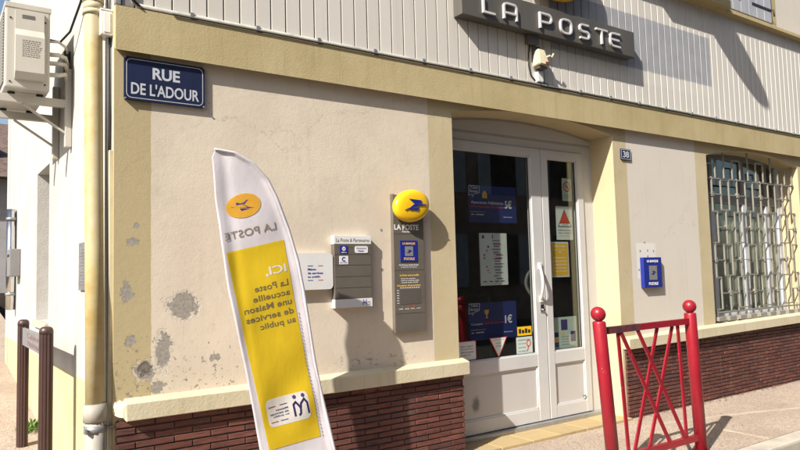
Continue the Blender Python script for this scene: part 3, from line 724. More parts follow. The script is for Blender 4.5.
# security light below the sign
t = thing('security_light', 'cream security light on a bracket under the long dark sign', 'light', (3.27, -.03, 2.98))
g = G()
vs = [(3.225,-.045,3.11),(3.30,-.045,3.11),(3.30,-.095,3.115),(3.225,-.095,3.115),(3.195,-.045,2.965),(3.315,-.045,2.965),(3.315,-.135,2.975),(3.195,-.135,2.975)]
bm = bmesh.new(); bv = [bm.verts.new(v) for v in vs]
for f in ((0,1,2,3),(7,6,5,4),(4,5,1,0),(5,6,2,1),(6,7,3,2),(7,4,0,3)): bm.faces.new([bv[k] for k in f])
bmesh.ops.recalc_face_normals(bm, faces=bm.faces[:]); bmesh.ops.bevel(bm, geom=bm.edges[:], offset=.007, segments=2, affect='EDGES'); g.frombm(bm)
g.build('lamp_housing', 'cream', t)
g = G(); g.box(3.262, 3.305, -.139, -.1345, 2.982, 3.0); g.build('indicator', 'primered', t)
g = G(); g.box(3.21, 3.30, -.115, -.05, 2.948, 2.9645, .004); g.build('lens', 'slate', t)
g = G(); g.box(3.235, 3.30, -.072, -.031, 2.85, 2.94, .006); g.build('sensor_box', 'white', t)
g = G(); g.box(3.215, 3.30, -.045, -.031, 3.02, 3.15); g.build('mounting_plate', 'slate', t)
g = G(); g.tube([(3.19, -.036, 3.15), (3.175, -.036, 3.08), (3.17, -.035, 2.98), (3.19, -.036, 2.90), (3.24, -.04, 2.86), (3.29, -.05, 2.832)], .006, 6); g.build('cable', 'black', t)
g = G(); g.tube([(3.30, -.045, 2.87), (3.35, -.04, 2.85), (3.42, -.038, 2.835)], .004, 6); g.build('cable', 'black', t)
g = G(); g.tube([(3.305, -.10, 3.05), (3.335, -.115, 3.065), (3.35, -.12, 3.05), (3.375, -.12, 3.085)], .009, 8); g.build('adjusting_arm', 'cream', t)

# cable tray along the top of the beam
t = thing('conduit', 'thin grey conduit clipped along the top of the ochre beam', 'conduit', (.1, -.05, 2.83))
g = G(); g.tube([(.115, -.042, 2.838), (4, -.042, 2.838), (8, -.042, 2.838), (11.9, -.042, 2.838)], .0125, 8)
g.tube([(.072, -.042, 4.0), (.072, -.042, 2.9), (.085, -.042, 2.85), (.118, -.042, 2.838)], .009, 8)
g.build('pipe', 'conduit', t)
x = .4
while x < 9: g = G(); g.box(x, x+.025, -.058, -.024, 2.822, 2.8545, .002); g.build('pipe_clip', 'clamp', t); x += .42+random.uniform(-.02, .02)
g = G(); g.tube([(.06, -.055, 4.0), (.062, -.056, 2.92), (.075, -.058, 2.862), (.12, -.058, 2.832)], .007, 6)
g.tube([(.3, -.058, 2.823), (3.2, -.0585, 2.822), (6, -.0585, 2.823), (11.8, -.0585, 2.822)], .005, 6); g.build('cable', 'black', t)

# totem
t = thing('totem_sign', 'tall taupe information panel topped by a small yellow oval emblem', 'sign', (1.92, 0, .93))
g = G(); g.prism([(1.792, .922), (2.046, .925), (2.052, 1.825), (1.797, 1.868)], -.035, -.002); pb = g.build('panel', 'taupe', t)
g = G()
for z in (1.595, 1.345, 1.05): g.box(1.795, 2.047, -.0362, -.0352, z, z+.0025)
g.box(1.835, 2.012, -.0362, -.0352, 1.113, 1.212); g.build('panel_seam', 'slate', t)
oval('emblem_dome', 1.925, 1.787, .150, .112, -.045, .065, rad(10), t)
g = G(); bird(g, 1.925, 1.790, .105, -.1145, -.1075); g.build('bird_emblem', 'blue', t)
g = G(); g.text('LA POSTE', 1.803, 2.008, 1.622, 1.660, -.0352, .0008, .02); g.text('Peyrehorade'[:7], 1.870, 1.935, 1.598+.004, 1.612+.004, -.0352, .0008, .01)
g.text('Un réseau au service de tous', 1.835, 2.0, 1.376, 1.386, -.0352, .0008); g.text('et partout en France', 1.85, 1.985, 1.361, 1.370, -.0352, .0008)
for k, wd_ in enumerate((.12, .15, .14)): g.text(('levée du courrier', 'lundi au vendredi 15h30', 'samedi matin 11h30')[k], 1.85, 1.85+wd_, 1.284-k*.0135, 1.291-k*.0135, -.0352, .0008)
for k in range(6): g.box(1.812, 1.828, -.0358, -.0352, 1.205-k*.017, 1.209-k*.017)
for k in range(9): g.box(1.84+k*.019, 1.851+k*.019, -.0358, -.0352, 1.222, 1.227)
g.build('lettering', 'whiteink', t)
g = G(); g.box(1.846, 1.990, -.039, -.0352, 1.402, 1.549, .001); g.build('emblem_tile', 'blue', t)
g = G(); g.text('LA BANQUE', 1.866, 1.972, 1.518, 1.536, -.039, .0008, .02); g.text('POSTALE', 1.875, 1.965, 1.414, 1.432, -.039, .0008, .02)
g.text('La Poste vous accueille', 1.84, 2.0, 1.304, 1.317, -.0352, .0008, .02); g.text("Horaires d'ouverture", 1.815, 2.012, 1.234, 1.247, -.0352, .0008, .02); g.build('yellow_lettering', 'gold', t)
g = G(); g.box(1.885, 1.953, -.0405, -.0392, 1.442, 1.508); g.build('emblem_square', 'panelgrey', t)
g = G(); bird(g, 1.918, 1.475, .028, -.0418, -.0406); g.build('bird_emblem', 'blue', t)
for k, (x, mt) in enumerate(((1.845, 'green'), (1.895, 'redtext'), (1.945, 'redtext'))):
    g = G(); g.box(x, x+.018, -.0362, -.0352, 1.090, 1.096); g.build('legend_mark', mt, t)
g = G()
for k in range(4): g.text(('ouvert', 'fermé', 'levée', 'guichet')[k], 1.825+k*.05, 1.858+k*.05, 1.078, 1.085, -.0352, .0008)
g.build('small_lettering', 'whiteink', t)

# brown partner board
t = thing('partner_board', 'taupe slatted notice board with white header and footer strips', 'notice board', (1.465, 0, 1.11))
g = G(); g.box(1.325, 1.603, -.045, -.002, 1.168, 1.522, .002); g.build('board', 'taupe', t)
g = G(); g.box(1.323, 1.605, -.047, -.002, 1.5225, 1.578, .002); g.build('header_strip', 'white', t)
g = G(); g.box(1.323, 1.605, -.047, -.002, 1.112, 1.1675, .002); g.build('footer_strip', 'white', t)
g = G()
for z in (1.455, 1.386, 1.312, 1.240): g.box(1.325, 1.603, -.0462, -.0452, z, z+.003)
g.build('seam', 'slate', t)
g = G(); g.text('La Poste & Partenaires', 1.338, 1.592, 1.536, 1.560, -.047, .0008); g.box(1.345, 1.59, -.0476, -.0470, 1.504, 1.505); g.build('lettering', 'greyink', t)
g = G(); g.box(1.366, 1.423, -.0475, -.0452, 1.460, 1.512); g.build('blue_tile', 'blue', t)
g = G(); g.prism(rrect(1.478, 1.578, 1.464, 1.510, .012), -.0475, -.0452); g.box(1.360, 1.426, -.0475, -.0452, 1.392, 1.446); g.build('white_tile', 'white', t)
g = G()
for a in range(0, 180, 45):
    c, s_ = math.cos(rad(a+22))*.014, math.sin(rad(a+22))*.014; g.beam((1.394-c, -.048, 1.492-s_), (1.394+c, -.048, 1.492+s_), .005, .001)
g.text('allocs', 1.375, 1.414, 1.465, 1.473, -.0476, .0006); g.build('white_mark', 'whiteink', t)
g = G(); g.ribbon(arc(1.393, 1.424, .012, .012, 40, 320, 10), .007, -.0484, -.0476); g.text('pôle emploi', 1.364, 1.420, 1.398, 1.406, -.0476, .0006)
g.text("l'Assurance", 1.49, 1.565, 1.490, 1.500, -.0476, .0006); g.text('Maladie', 1.50, 1.545, 1.472, 1.483, -.0476, .0006)
g.ribbon([(1.53, 1.125), (1.532, 1.143), (1.538, 1.147), (1.545, 1.136), (1.552, 1.147), (1.558, 1.143), (1.56, 1.125)], .005, -.0482, -.0472)
for x in (1.535, 1.556): g.tube([(x, -.0482, 1.156), (x, -.0472, 1.156)], .004, 8)
g.text('au public', 1.566, 1.592, 1.126, 1.132, -.047, .0008); g.text('Maison', 1.566, 1.588, 1.140, 1.146, -.047, .0008); g.build('blue_mark', 'blue', t)

# white rounded board half behind the flag
t = thing('rounded_board', 'white rounded notice board partly behind the feather flag', 'notice board', (1.1, 0, 1.23))
g = G(); g.prism(rrect(.90, 1.315, 1.236, 1.466, .028), -.04, -.002); g.build('board', 'white', t)
g = G(); g.text('Maison', 1.135, 1.192, 1.357, 1.371, -.04, .0008, .02); g.text('de services', 1.135, 1.242, 1.333, 1.347, -.04, .0008, .02); g.text('au public', 1.135, 1.222, 1.308, 1.324, -.04, .0008, .02)
g.box(1.135, 1.172, -.0408, -.0402, 1.383, 1.387); g.box(1.135, 1.172, -.0408, -.0402, 1.293, 1.297)
g.ribbon([(.97, 1.29), (.975, 1.36), (1.0, 1.375), (1.02, 1.34), (1.04, 1.375), (1.065, 1.36), (1.07, 1.29)], .016, -.0412, -.0402); g.build('lettering', 'blue', t)
g = G(); g.box(1.208, 1.243, -.0408, -.0402, 1.383, 1.387); g.box(1.208, 1.243, -.0408, -.0402, 1.293, 1.297); g.build('red_dash', 'redtext', t)

# blue plaque right of the door
t = thing('bank_plaque', 'small square royal blue plaque on the pale wall right of the door', 'plaque', (4.68, 0, 1.27))
g = G(); g.box(4.545, 4.815, -.040, -.001, 1.135, 1.412, .004); g.build('plaque', 'blue', t)
g = G(); g.text('LA BANQUE', 4.595, 4.765, 1.362, 1.388, -.040, .0009, .02); g.text('POSTALE', 4.61, 4.75, 1.158, 1.184, -.040, .0009, .02); g.build('lettering', 'whiteink', t)
g = G(); g.box(4.623, 4.738, -.042, -.0402, 1.205, 1.335); g.build('emblem_square', 'panelgrey', t)
g = G(); bird(g, 4.68, 1.27, .045, -.0432, -.0421); g.build('bird_emblem', 'blue', t)

# ---- posters and stickers on the door glass (behind the panes)
PY = DY+.030
def poster(name, label, x0, x1, z0, z1, mat, y=PY, cat='poster'):
    t = thing(name, label, cat, ((x0+x1)/2, y, z0)); g = G(); g.box(x0, x1, y, y+.0012, z0, z1); g.build('sheet', mat, t); return t
def marks(t, mat, name, fn):
    g = G(); fn(g); return g.build(name, mat, t)
for (x0, x1, z0, z1, txt, red, price, lab) in (
    (2.75, 3.28, 1.720, 2.022, 'Assurance Habitation', 'Offre Spéciale Étudiants', '5€', 'navy blue poster with a 5 euro price in the upper door glass'),
    (2.71, 3.235, .775, 1.072, 'Compte', 'Spécial Jeunes', '1€', 'navy blue poster with a 1 euro price in the lower door glass')):
    t = poster('poster', lab, x0, x1, z0, z1, 'navyposter'); w_, h_ = x1-x0, z1-z0; y = PY-.0002
    def a(g):
        if price == '5€': g.text(txt, x0+.05*w_, x0+.72*w_, z0+.50*h_, z0+.585*h_, y)
        else: g.text(txt, x0+.05*w_, x0+.28*w_, z0+.39*h_, z0+.475*h_, y)
        g.text(price, x0+.75*w_, x0+.90*w_, z0+.40*h_, z0+.63*h_, y, .0006, .02)
        g.text('Talent', x0+.05*w_, x0+.20*w_, z0+.90*h_, z0+.97*h_, y); g.text('Booster', x0+.04*w_, x0+.20*w_, z0+.80*h_, z0+.88*h_, y)
        g.ribbon([(x0+.01*w_, z0+.72*h_), (x0+.02*w_, z0+1.0*h_-.004), (x0+.23*w_, z0+.98*h_), (x0+.22*w_, z0+.80*h_), (x0+.12*w_, z0+.76*h_), (x0+.08*w_, z0+.68*h_), (x0+.08*w_, z0+.75*h_)], .004, y-.0006, y, True)
        g.text('bienvenue', x0+.72*w_, x0+.90*w_, z0+.15*h_, z0+.185*h_, y); g.box(x0+.05*w_, x0+.10*w_, y-.0006, y, z0+.20*h_, z0+.22*h_); g.box(x0+.14*w_, x0+.30*w_, y-.0006, y, z0+.20*h_, z0+.22*h_)
    marks(t, 'whiteink', 'lettering', a)
    marks(t, 'redtext', 'red_lettering', (lambda g: g.text(red, x0+.03*w_, x0+.73*w_, z0+.385*h_, z0+.475*h_, y, .0006, .015)) if price == '5€' else (lambda g: g.text(red, x0+.31*w_, x0+.72*w_, z0+.40*h_, z0+.485*h_, y, .0006, .015)))
    def b(g):
        g.text('bénéficiez-en ici', x0+.05*w_, x0+.33*w_, z0+.27*h_, z0+.305*h_, y)
        if price == '5€': g.prism([(x0+.28*w_, z0+.66*h_), (x0+.38*w_, z0+.66*h_), (x0+.38*w_, z0+.78*h_), (x0+.355*w_, z0+.85*h_), (x0+.33*w_, z0+.87*h_), (x0+.28*w_, z0+.78*h_)], y-.0006, y)
        else:
            c = x0+.37*w_; g.prism([(c-.025, z0+.80*h_), (c+.025, z0+.80*h_), (c+.018, z0+.70*h_), (c+.005, z0+.66*h_), (c+.005, z0+.61*h_), (c+.018, z0+.58*h_), (c-.018, z0+.58*h_), (c-.005, z0+.61*h_), (c-.005, z0+.66*h_), (c-.018, z0+.70*h_)], y-.0006, y)
    marks(t, 'gold', 'gold_mark', b)
t = poster('leaflet', 'tall white leaflet with small printed lines in the middle of the left pane', 2.85, 3.155, 1.208, 1.634, 'paper')
def a(g):
    random.seed(3)
    for k in range(14):
        z = 1.57-k*.024; x = 3.0+random.uniform(-.02, .03); g.box(x, x+random.uniform(.05, .11), PY-.0007, PY, z, z+.006)
    for k in range(4): g.box(2.88+k*.065, 2.92+k*.065, PY-.0007, PY, 1.235, 1.243)
    g.box(2.88, 2.905, PY-.0007, PY, 1.59, 1.615); g.box(2.99, 3.0, PY-.0007, PY, 1.59, 1.62); g.box(2.935, 2.955, PY-.0007, PY, 1.515, 1.53)
marks(t, 'navyposter', 'printed_line', a)
def a(g):
    for x, z, r in ((2.93, 1.49, .008), (2.90, 1.455, .01), (2.90, 1.43, .009), (2.925, 1.36, .009), (2.935, 1.33, .008), (2.95, 1.31, .006)): g.tube([(x, PY-.0009, z), (x, PY-.0001, z)], r, 10)
    for z in (1.535, 1.46, 1.42): g.box(3.0, 3.09, PY-.0009, PY-.0001, z, z+.006)
marks(t, 'redtext', 'red_mark', a)
SY = DY+.0115
t = poster('sticker', 'square white notice sticker with pale pink rim in the lower left door corner', 2.575, 2.762, .63, .782, 'redtext', SY, 'sticker')
marks(t, 'paper', 'face', lambda g: g.prism(rrect(2.58, 2.757, .635, .777, .012), SY-.001, SY-.0001))
def a(g):
    for k, s_ in enumerate(('Pour réaliser', 'vos opérations,', 'utilisez les automates', 'merci')): g.text(s_, 2.605, 2.735 if k != 3 else 2.70, .735-k*.022, .748-k*.022, SY-.0011)
marks(t, 'greyink', 'lettering', a)
t = poster('sticker', 'white triangular sticker with red rim, point down, at the bottom of the door glass', 2.9031, 3.0989, .7855, .7865, 'redtext', SY, 'sticker')
marks(t, 'redtext', 'rim', lambda g: g.prism([(2.903, .787), (3.099, .787), (3.001, .618)], SY-.0008, SY-.0001))
marks(t, 'paper', 'face', lambda g: g.prism([(2.916, .781), (3.086, .781), (3.001, .634)], SY-.0016, SY-.0009))
marks(t, 'greyink', 'lettering', lambda g: (g.text('attention à la porte', 2.935, 3.065, .764, .772, SY-.0017), g.text('poussez', 2.975, 3.03, .735, .744, SY-.0017), g.text('doucement', 2.97, 3.035, .715, .724, SY-.0017)))
t = poster('sticker', 'yellow rectangular sticker with black pictograms right of the 1 euro poster', 3.222, 3.385, .781, .855, 'yellow', SY, 'sticker')
marks(t, 'black', 'pictogram', lambda g: [g.prism(rrect(3.235+k*.036, 3.262+k*.036, .80, .838-(k % 2)*.01, .005), SY-.0012, SY-.0002) for k in range(4)])
t = poster('sticker', 'pale square sticker with a red hand drawing beneath the yellow sticker', 3.205, 3.39, .625, .770, 'paperdim', SY, 'sticker')
marks(t, 'redtext', 'drawing', lambda g: (g.ribbon(arc(3.345, .715, .022, .026, 0, 360, 12)[:-1], .009, SY-.001, SY-.0002, True), g.ribbon([(3.34, .69), (3.335, .665), (3.32, .65)], .01, SY-.001, SY-.0002)))
marks(t, 'greyink', 'lettering', lambda g: [g.text(('INFORMATION', 'pour votre santé', 'lavez-vous', 'les mains')[k], 3.225, 3.31+(.05 if k == 0 else 0), .742-k*.03, .750-k*.03, SY-.001) for k in range(4)])
SY = PY
t = poster('sticker', 'small white no smoking sticker high in the narrow right leaf', 3.86, 3.985, 1.935, 2.14, 'paperdim', SY, 'sticker')
marks(t, 'redtext', 'prohibition_mark', lambda g: (g.ribbon(arc(3.922, 2.065, .042, .042, 0, 360, 20)[:-1], .012, SY-.001, SY-.0002, True), g.beam((3.895, SY-.0012, 2.092), (3.95, SY-.0012, 2.038), .011, .0008)))
marks(t, 'greyink', 'lettering', lambda g: (g.box(3.90, 3.945, SY-.0008, SY-.0002, 2.06, 2.068), g.text('interdit de fumer', 3.875, 3.97, 1.985, 1.993, SY), g.text('dans ce lieu', 3.88, 3.96, 1.965, 1.972, SY)))
t = poster('notice', 'white notice with a red warning triangle in the narrow right leaf', 3.765, 3.98, 1.585, 1.885, 'paper', SY, 'notice')
marks(t, 'black', 'triangle_edge', lambda g: g.prism([(3.785, 1.70), (3.965, 1.70), (3.875, 1.858)], SY-.001, SY-.0002))
marks(t, 'redtext', 'triangle', lambda g: g.prism([(3.803, 1.735), (3.947, 1.735), (3.875, 1.845)], SY-.0018, SY-.0011))
marks(t, 'whiteink', 'triangle_band', lambda g: g.prism([(3.799, 1.708), (3.951, 1.708), (3.941, 1.73), (3.809, 1.73)], SY-.0018, SY-.0011))
marks(t, 'greyink', 'lettering', lambda g: (g.text('ATTENTION', 3.83, 3.92, 1.714, 1.725, SY-.002), g.text('établissement sous', 3.785, 3.96, 1.665, 1.68, SY), g.text('vidéo surveillance', 3.785, 3.96, 1.64, 1.655, SY), g.text('loi du 21 janvier', 3.80, 3.94, 1.615, 1.625, SY)))
t = poster('notice', 'yellow printed notice with white edge below the warning triangle notice', 3.675, 3.91, 1.255, 1.567, 'paper', SY, 'notice')
marks(t, 'gold', 'yellow_field', lambda g: g.box(3.69, 3.897, SY-.0008, SY-.0002, 1.268, 1.553))
marks(t, 'whiteink', 'lettering', lambda g: ([g.text(('VOTRE BUREAU', 'de poste reste', 'ouvert aux horaires', 'suivants du lundi', 'au vendredi matin', 'merci de votre', 'compréhension')[k], 3.705, 3.875, 1.52-k*.03-(.04 if k > 1 else 0), 1.534-k*.03-(.04 if k > 1 else 0), SY-.0009) for k in range(7)], g.prism([(3.785, 1.47), (3.81, 1.47), (3.797, 1.488)], SY-.0014, SY-.0009)))
t = poster('notice', 'pale green notice with small coloured logos at the bottom of the right leaf', 3.652, 3.975, .632, .905, 'paperdim', SY, 'notice')
marks(t, 'clothpurple', 'violet_tile', lambda g: (g.box(3.77, 3.852, SY-.001, SY-.0002, .79, .882), g.box(3.89, 3.955, SY-.001, SY-.0002, .685, .775)))
marks(t, 'navyposter', 'blue_tile', lambda g: (g.box(3.665, 3.735, SY-.001, SY-.0002, .735, .775), g.box(3.665, 3.735, SY-.001, SY-.0002, .65, .69)))
marks(t, 'gold', 'orange_tile', lambda g: (g.box(3.665, 3.735, SY-.001, SY-.0002, .695, .728), g.tube([(3.79, SY-.001, .76), (3.79, SY-.0002, .76)], .014, 10)))
marks(t, 'greyink', 'lettering', lambda g: [g.text(('mission locale', 'carsat aquitaine', 'services publics', 'caf des landes')[k], 3.765, 3.87, .728-k*.022, .737-k*.022, SY-.0003) for k in range(4)])
t = poster('poster', 'dark red display panel seen behind the left edge of the door glass', 2.49, 2.68, .9, 2.02, 'redtext', 1.0); 

# ================================================================== FEATHER FLAG
FYB = -.37
def dx(z): return -.018*max(0, z-.5)/1.5
def wave(x, z):
    d = lerp(right, z)-x
    return (-.010*math.exp(-((d-.022)/.018)**2) if d < .09 else 0)+FYB-.055*max(0, z-.5)/1.5+.004*math.sin(z*9-x*22+1)*math.exp(-((z-.62)/.16)**2)+.004*math.sin((x*.8+z)*31)*math.exp(-((z-1.62)/.2)**2)*.6+.016*math.sin(z*3.4+x*5)+.0045*math.sin(x*15+z*4.3)+.002*math.sin(z*15-x*11)+.006*math.exp(-((x-.47-.12*(2-z))/.03)**2)
left = [(2.0, .434), (1.959, .413), (1.749, .430), (1.542, .457), (1.259, .494), (.843, .578), (.403, .654), (.22, .69)]
right = [(2.0, .436), (1.985, .54), (1.934, .64), (1.851, .725), (1.754, .777), (1.586, .851), (1.405, .908), (1.244, .945), (.839, 1.013), (.675, 1.047), (.325, 1.126), (.15, 1.158)]
def lerp(tab, z):
    for (za, xa), (zb_, xb) in zip(tab, tab[1:]):
        if zb_ <= z <= za: return xa+(xb-xa)*(za-z)/(za-zb_)
    return tab[-1][1] if z < tab[-1][0] else tab[0][1]
flag = thing('feather_flag', 'white and yellow feather flag with mirrored lettering standing before the wall', 'flag', (1.1, FYB, 0))
g = G(); NZ, NX = 130, 30; zs = [2.0-(2.0-.20)*(i/NZ)**1.0 for i in range(NZ+1)]
vs = []
for z in zs:
    a, b = lerp(left, z), lerp(right, z)-.004
    # hem drifts so the bottom edge follows the tilt of the banner
    for j in range(NX+1):
        x = a+(b-a)*j/NX; zz = z-(0.0 if z > 1.9 else (x-a)*-.02); vs.append((x+dx(zz), wave(x, zz), zz))
g.add(vs, [(i*(NX+1)+j, (i+1)*(NX+1)+j, (i+1)*(NX+1)+j+1, i*(NX+1)+j+1) for i in range(NZ) for j in range(NX)], True)
fl = g.build('banner', 'cloth', flag)
md = fl.modifiers.new('thickness', 'SOLIDIFY'); md.thickness = .0012; md.offset = -1
# sleeve with the pole inside it
pp = [(x-.013+dx(z), wave(x, z)-.001, z) for z, x in right]
dense = []
for a, b in zip(pp, pp[1:]):
    for k in range(5): dense.append(tuple(a[i]+(b[i]-a[i])*k/5 for i in range(3)))
dense.append(pp[-1])
g = G(); g.tube(dense, [.005+.006*min(1, i/14) for i in range(len(dense))], 10); g.build('pole_sleeve', 'cloth', flag)
g = G(); g.tube([pp[-1], (1.16, FYB, .02)], .011, 10); g.build('pole', 'metalgrey', flag)
g = G(); g.beam((.82, FYB-.3, .02), (1.50, FYB+.3, .02), .04, .018, (0, 0, 1)); g.beam((.90, FYB+.30, .038), (1.42, FYB-.3, .038), .04, .018, (0, 0, 1)); g.tube([(1.16, FYB, .03), (1.16, FYB, .11)], .018, 12); g.build('cross_base', 'iron', flag)
g = G(); z = 1.12
while z > .42:
    x = lerp(right, z)-.062; x2 = lerp(right, z-.011)-.062
    g.beam((x+dx(z), wave(x, z)-.0035, z), (x2+dx(z), wave(x2, z-.011)-.0035, z-.011), .003, .0008); z -= .021
g.build('stitching', 'greyink', fl)
# printed art follows the cloth. u runs along the tilt, v up the banner
QA = {'tl': (.488, 1.455), 'tr': (.813, 1.527), 'br': (1.030, .418), 'bl': (.707, .394)}
def uv(u, v):
    x = (QA['bl'][0]*(1-u)+QA['br'][0]*u)*(1-v)+(QA['tl'][0]*(1-u)+QA['tr'][0]*u)*v
    z = (QA['bl'][1]*(1-u)+QA['br'][1]*u)*(1-v)+(QA['tl'][1]*(1-u)+QA['tr'][1]*u)*v
    return x, z
def on(layer):
    def f(u, v, yy):
        x, z = uv(u, v); return (x+dx(z), wave(x, z)-.0011-.0007*layer+yy, z)
    return f
def uvgrid(mat, name, u0, u1, v0, v1, layer, nu=26, nv=80, rc=0.0):
    g = G()
    if rc:
        A = (u1-u0)*.33; H = (v1-v0)*1.1
        raw = rrect(u0*.33, u1*.33, v0*1.1, v1*1.1, rc); pts = []
        for p, q in zip(raw, raw[1:]+raw[:1]):
            k_ = max(1, int(math.hypot(q[0]-p[0], q[1]-p[1])/.012)); pts += [(p[0]+(q[0]-p[0])*w_/k_, p[1]+(q[1]-p[1])*w_/k_) for w_ in range(k_)]
        cx, cz = (u0+u1)/2, (v0+v1)/2
        n = len(pts); vs = [on(layer)(cx, cz, 0)]
        rings = 14
        for r in range(1, rings+1):
            vs += [on(layer)(cx+(p[0]/.33-cx)*r/rings, cz+(p[1]/1.1-cz)*r/rings, 0) for p in pts]
        fs = [(0, 1+k, 1+(k+1) % n) for k in range(n)]
        fs += [(1+(r-1)*n+k, 1+r*n+k, 1+r*n+(k+1) % n, 1+(r-1)*n+(k+1) % n) for r in range(1, rings) for k in range(n)]
        g.add(vs, fs, True)
    else:
        f = on(layer); vs = [f(u0+(u1-u0)*i/nu, v0+(v1-v0)*j/nv, 0) for j in range(nv+1) for i in range(nu+1)]
        g.add(vs, [(j*(nu+1)+i, j*(nu+1)+i+1, (j+1)*(nu+1)+i+1, (j+1)*(nu+1)+i) for j in range(nv) for i in range(nu)], True)
    return g.build(name, mat, fl)
uvgrid('flagyellow', 'yellow_field', 0, 1, 0, 1, 1)
g = G()
T3 = on(2.0)
for k, (s_, u0, u1, hh) in enumerate((('La Poste', .34, .94, .031), ('accueille', .28, .94, .029), ('une Maison', .09, .945, .031), ('de services', .09, .95, .031), ('au public', .31, .955, .037))):
    v0 = .778-k*.0475-(.006 if s_ == 'au public' else 0); g.text(s_, u0, u1, v0, v0+hh, 0, .0003, .012, T3, flip=True)
g.build('grey_lettering', 'clothgrey', fl)
g = G(); g.text('ICI,', .58, .95, .838, .886, 0, .0003, .02, T3, flip=True); g.build('white_lettering', 'clothwhite', fl)
uvgrid('clothwhite', 'white_field', .10, .895, .105, .245, 2, rc=.03)
g = G(); T4 = on(3.2)
for k, s_ in enumerate(('Maison', 'de services', 'au public')): g.text(s_, (.27, .15, .20)[k], .50, .180-k*.016, .190-k*.016, 0, .0003, .012, T4, flip=True)
def stroke(pts, w_):
    fine = []
    for p, q in zip(pts, pts[1:]): fine += [(p[0]+(q[0]-p[0])*k/5, p[1]+(q[1]-p[1])*k/5) for k in range(5)]
    fine.append(pts[-1]); gg = G(); gg.ribbon([(a*.33, b*1.1) for a, b in fine], w_, 0, -.0003); g.add([T4(x/.33, z/1.1, 0) for x, y, z in gg.v], gg.f)
stroke([(.86, .130), (.855, .185), (.81, .207), (.74, .188), (.72, .165)], .012); stroke([(.60, .130), (.605, .190), (.65, .200), (.70, .178), (.72, .165), (.705, .14), (.67, .13)], .012)
for uc in (.645, .80):
    pts = arc(uc*.33, .2265*1.1, .011, .011, 0, 360, 12)[:-1]; g.add([on(4)(uc, .2265, 0)]+[on(4)(x/.33, z/1.1, 0) for x, z in pts], [(0, 1+q, 1+(q+1) % 12) for q in range(12)])
for u0, v in ((.36, .205), (.32, .128)): stroke([(u0, v), (u0+.14, v)], .004)
g.build('violet_print', 'clothpurple', fl)
g = G()
for u0, v in ((.14, .205), (.14, .128)): stroke([(u0, v), (u0+.14, v)], .004)
g.build('red_print', 'clothred', fl)
# oval emblem and name above the yellow field (v > 1)
ou, ov = .43, 1.205
g = G(); n = 36; f = on(1.2); vs = [f(ou, ov, 0)]
for r in (.33, .66, 1): vs += [f(ou+.285*r*math.cos(2*math.pi*k/n), ov+.058*r*math.sin(2*math.pi*k/n), 0) for k in range(n)]
g.add(vs, [(0, 1+k, 1+(k+1) % n) for k in range(n)]+[(1+(r-1)*n+k, 1+r*n+k, 1+r*n+(k+1) % n, 1+(r-1)*n+(k+1) % n) for r in (1, 2) for k in range(n)], True); g.build('oval_emblem', 'flagorange', fl)
g = G(); bird(g, ou*.33, ov*1.1, .07, 0, 0, lambda x, z, y: on(2.2)(x/.33, z/1.1, 0), -1); g.build('bird_emblem', 'clothpurple', fl)
g = G(); g.text('LA POSTE', .03, .90, 1.058, 1.094, 0, .0003, .0, on(1.5), flip=True); g.build('grey_name', 'clothbrown', fl)

# ================================================================== RED BARRIER
bar = thing('barrier', 'red painted steel barrier with crossed bars and ball topped posts by the kerb', 'barrier', (3.22, -1.0, 0))
def post(xt, xb):
    zt = .985; lean = (xb-xt)/zt
    T = lambda p: Vector((p.x+lean*(zt-p.z), p.y, p.z))
    g = G(); g.lathe((xt, -1.0, 0), [(.042, -.02), (.042, .975), (.038, .985), (.022, .988)], 24, True, tilt=T); o = g.build('post', 'red', bar)
    g = G(); R_ = .0475; g.lathe((xt, -1.0, 1.032), [(R_*math.sin(rad(a)), -R_*math.cos(rad(a))) for a in range(12, 180, 12)]+[(.003, R_)], 24, True, tilt=T); g.build('ball_finial', 'red', o)
    g = G(); g.lathe((xt, -1.0, 0), [(.060, .001), (.060, .008), (.046, .012)], 20, True, tilt=T); g.build('base_collar', 'red', o)
post(2.700, 2.785); post(3.706, 3.755)
zt, zb_ = .925, .115
g = G(); g.beam((2.735, -1.0, .922), (3.69, -1.0, .928), .042, .03); g.build('top_rail', 'red', bar)
g = G(); g.beam((2.79, -1.0, .108), (3.72, -1.0, .102), .042, .03); g.build('bottom_rail', 'red', bar)
for a, b, off in ((2.882, 2.935, 0), (3.545, 3.582, 0), (2.905, 3.375, -.006), (3.082, 3.555, -.006), (3.315, 3.005, .006), (3.49, 3.165, .006)):
    g = G(); g.beam((a, -1.0+off, .905), (b, -1.0+off, .125), .026, .011); g.build('bar', 'red', bar)
g = G()
n_ = NT('dark_primer'); M['primer'] = n_.fin(n_.mix(n_.step(n_.noise(20, 5), .4, .6), (.06, .03, .04), (.16, .03, .035)), .6)
g.beam((2.76, -1.0, .9225), (3.10, -1.0, .9245), .0435, .0315); g.build('worn_paint', 'primer', bar)

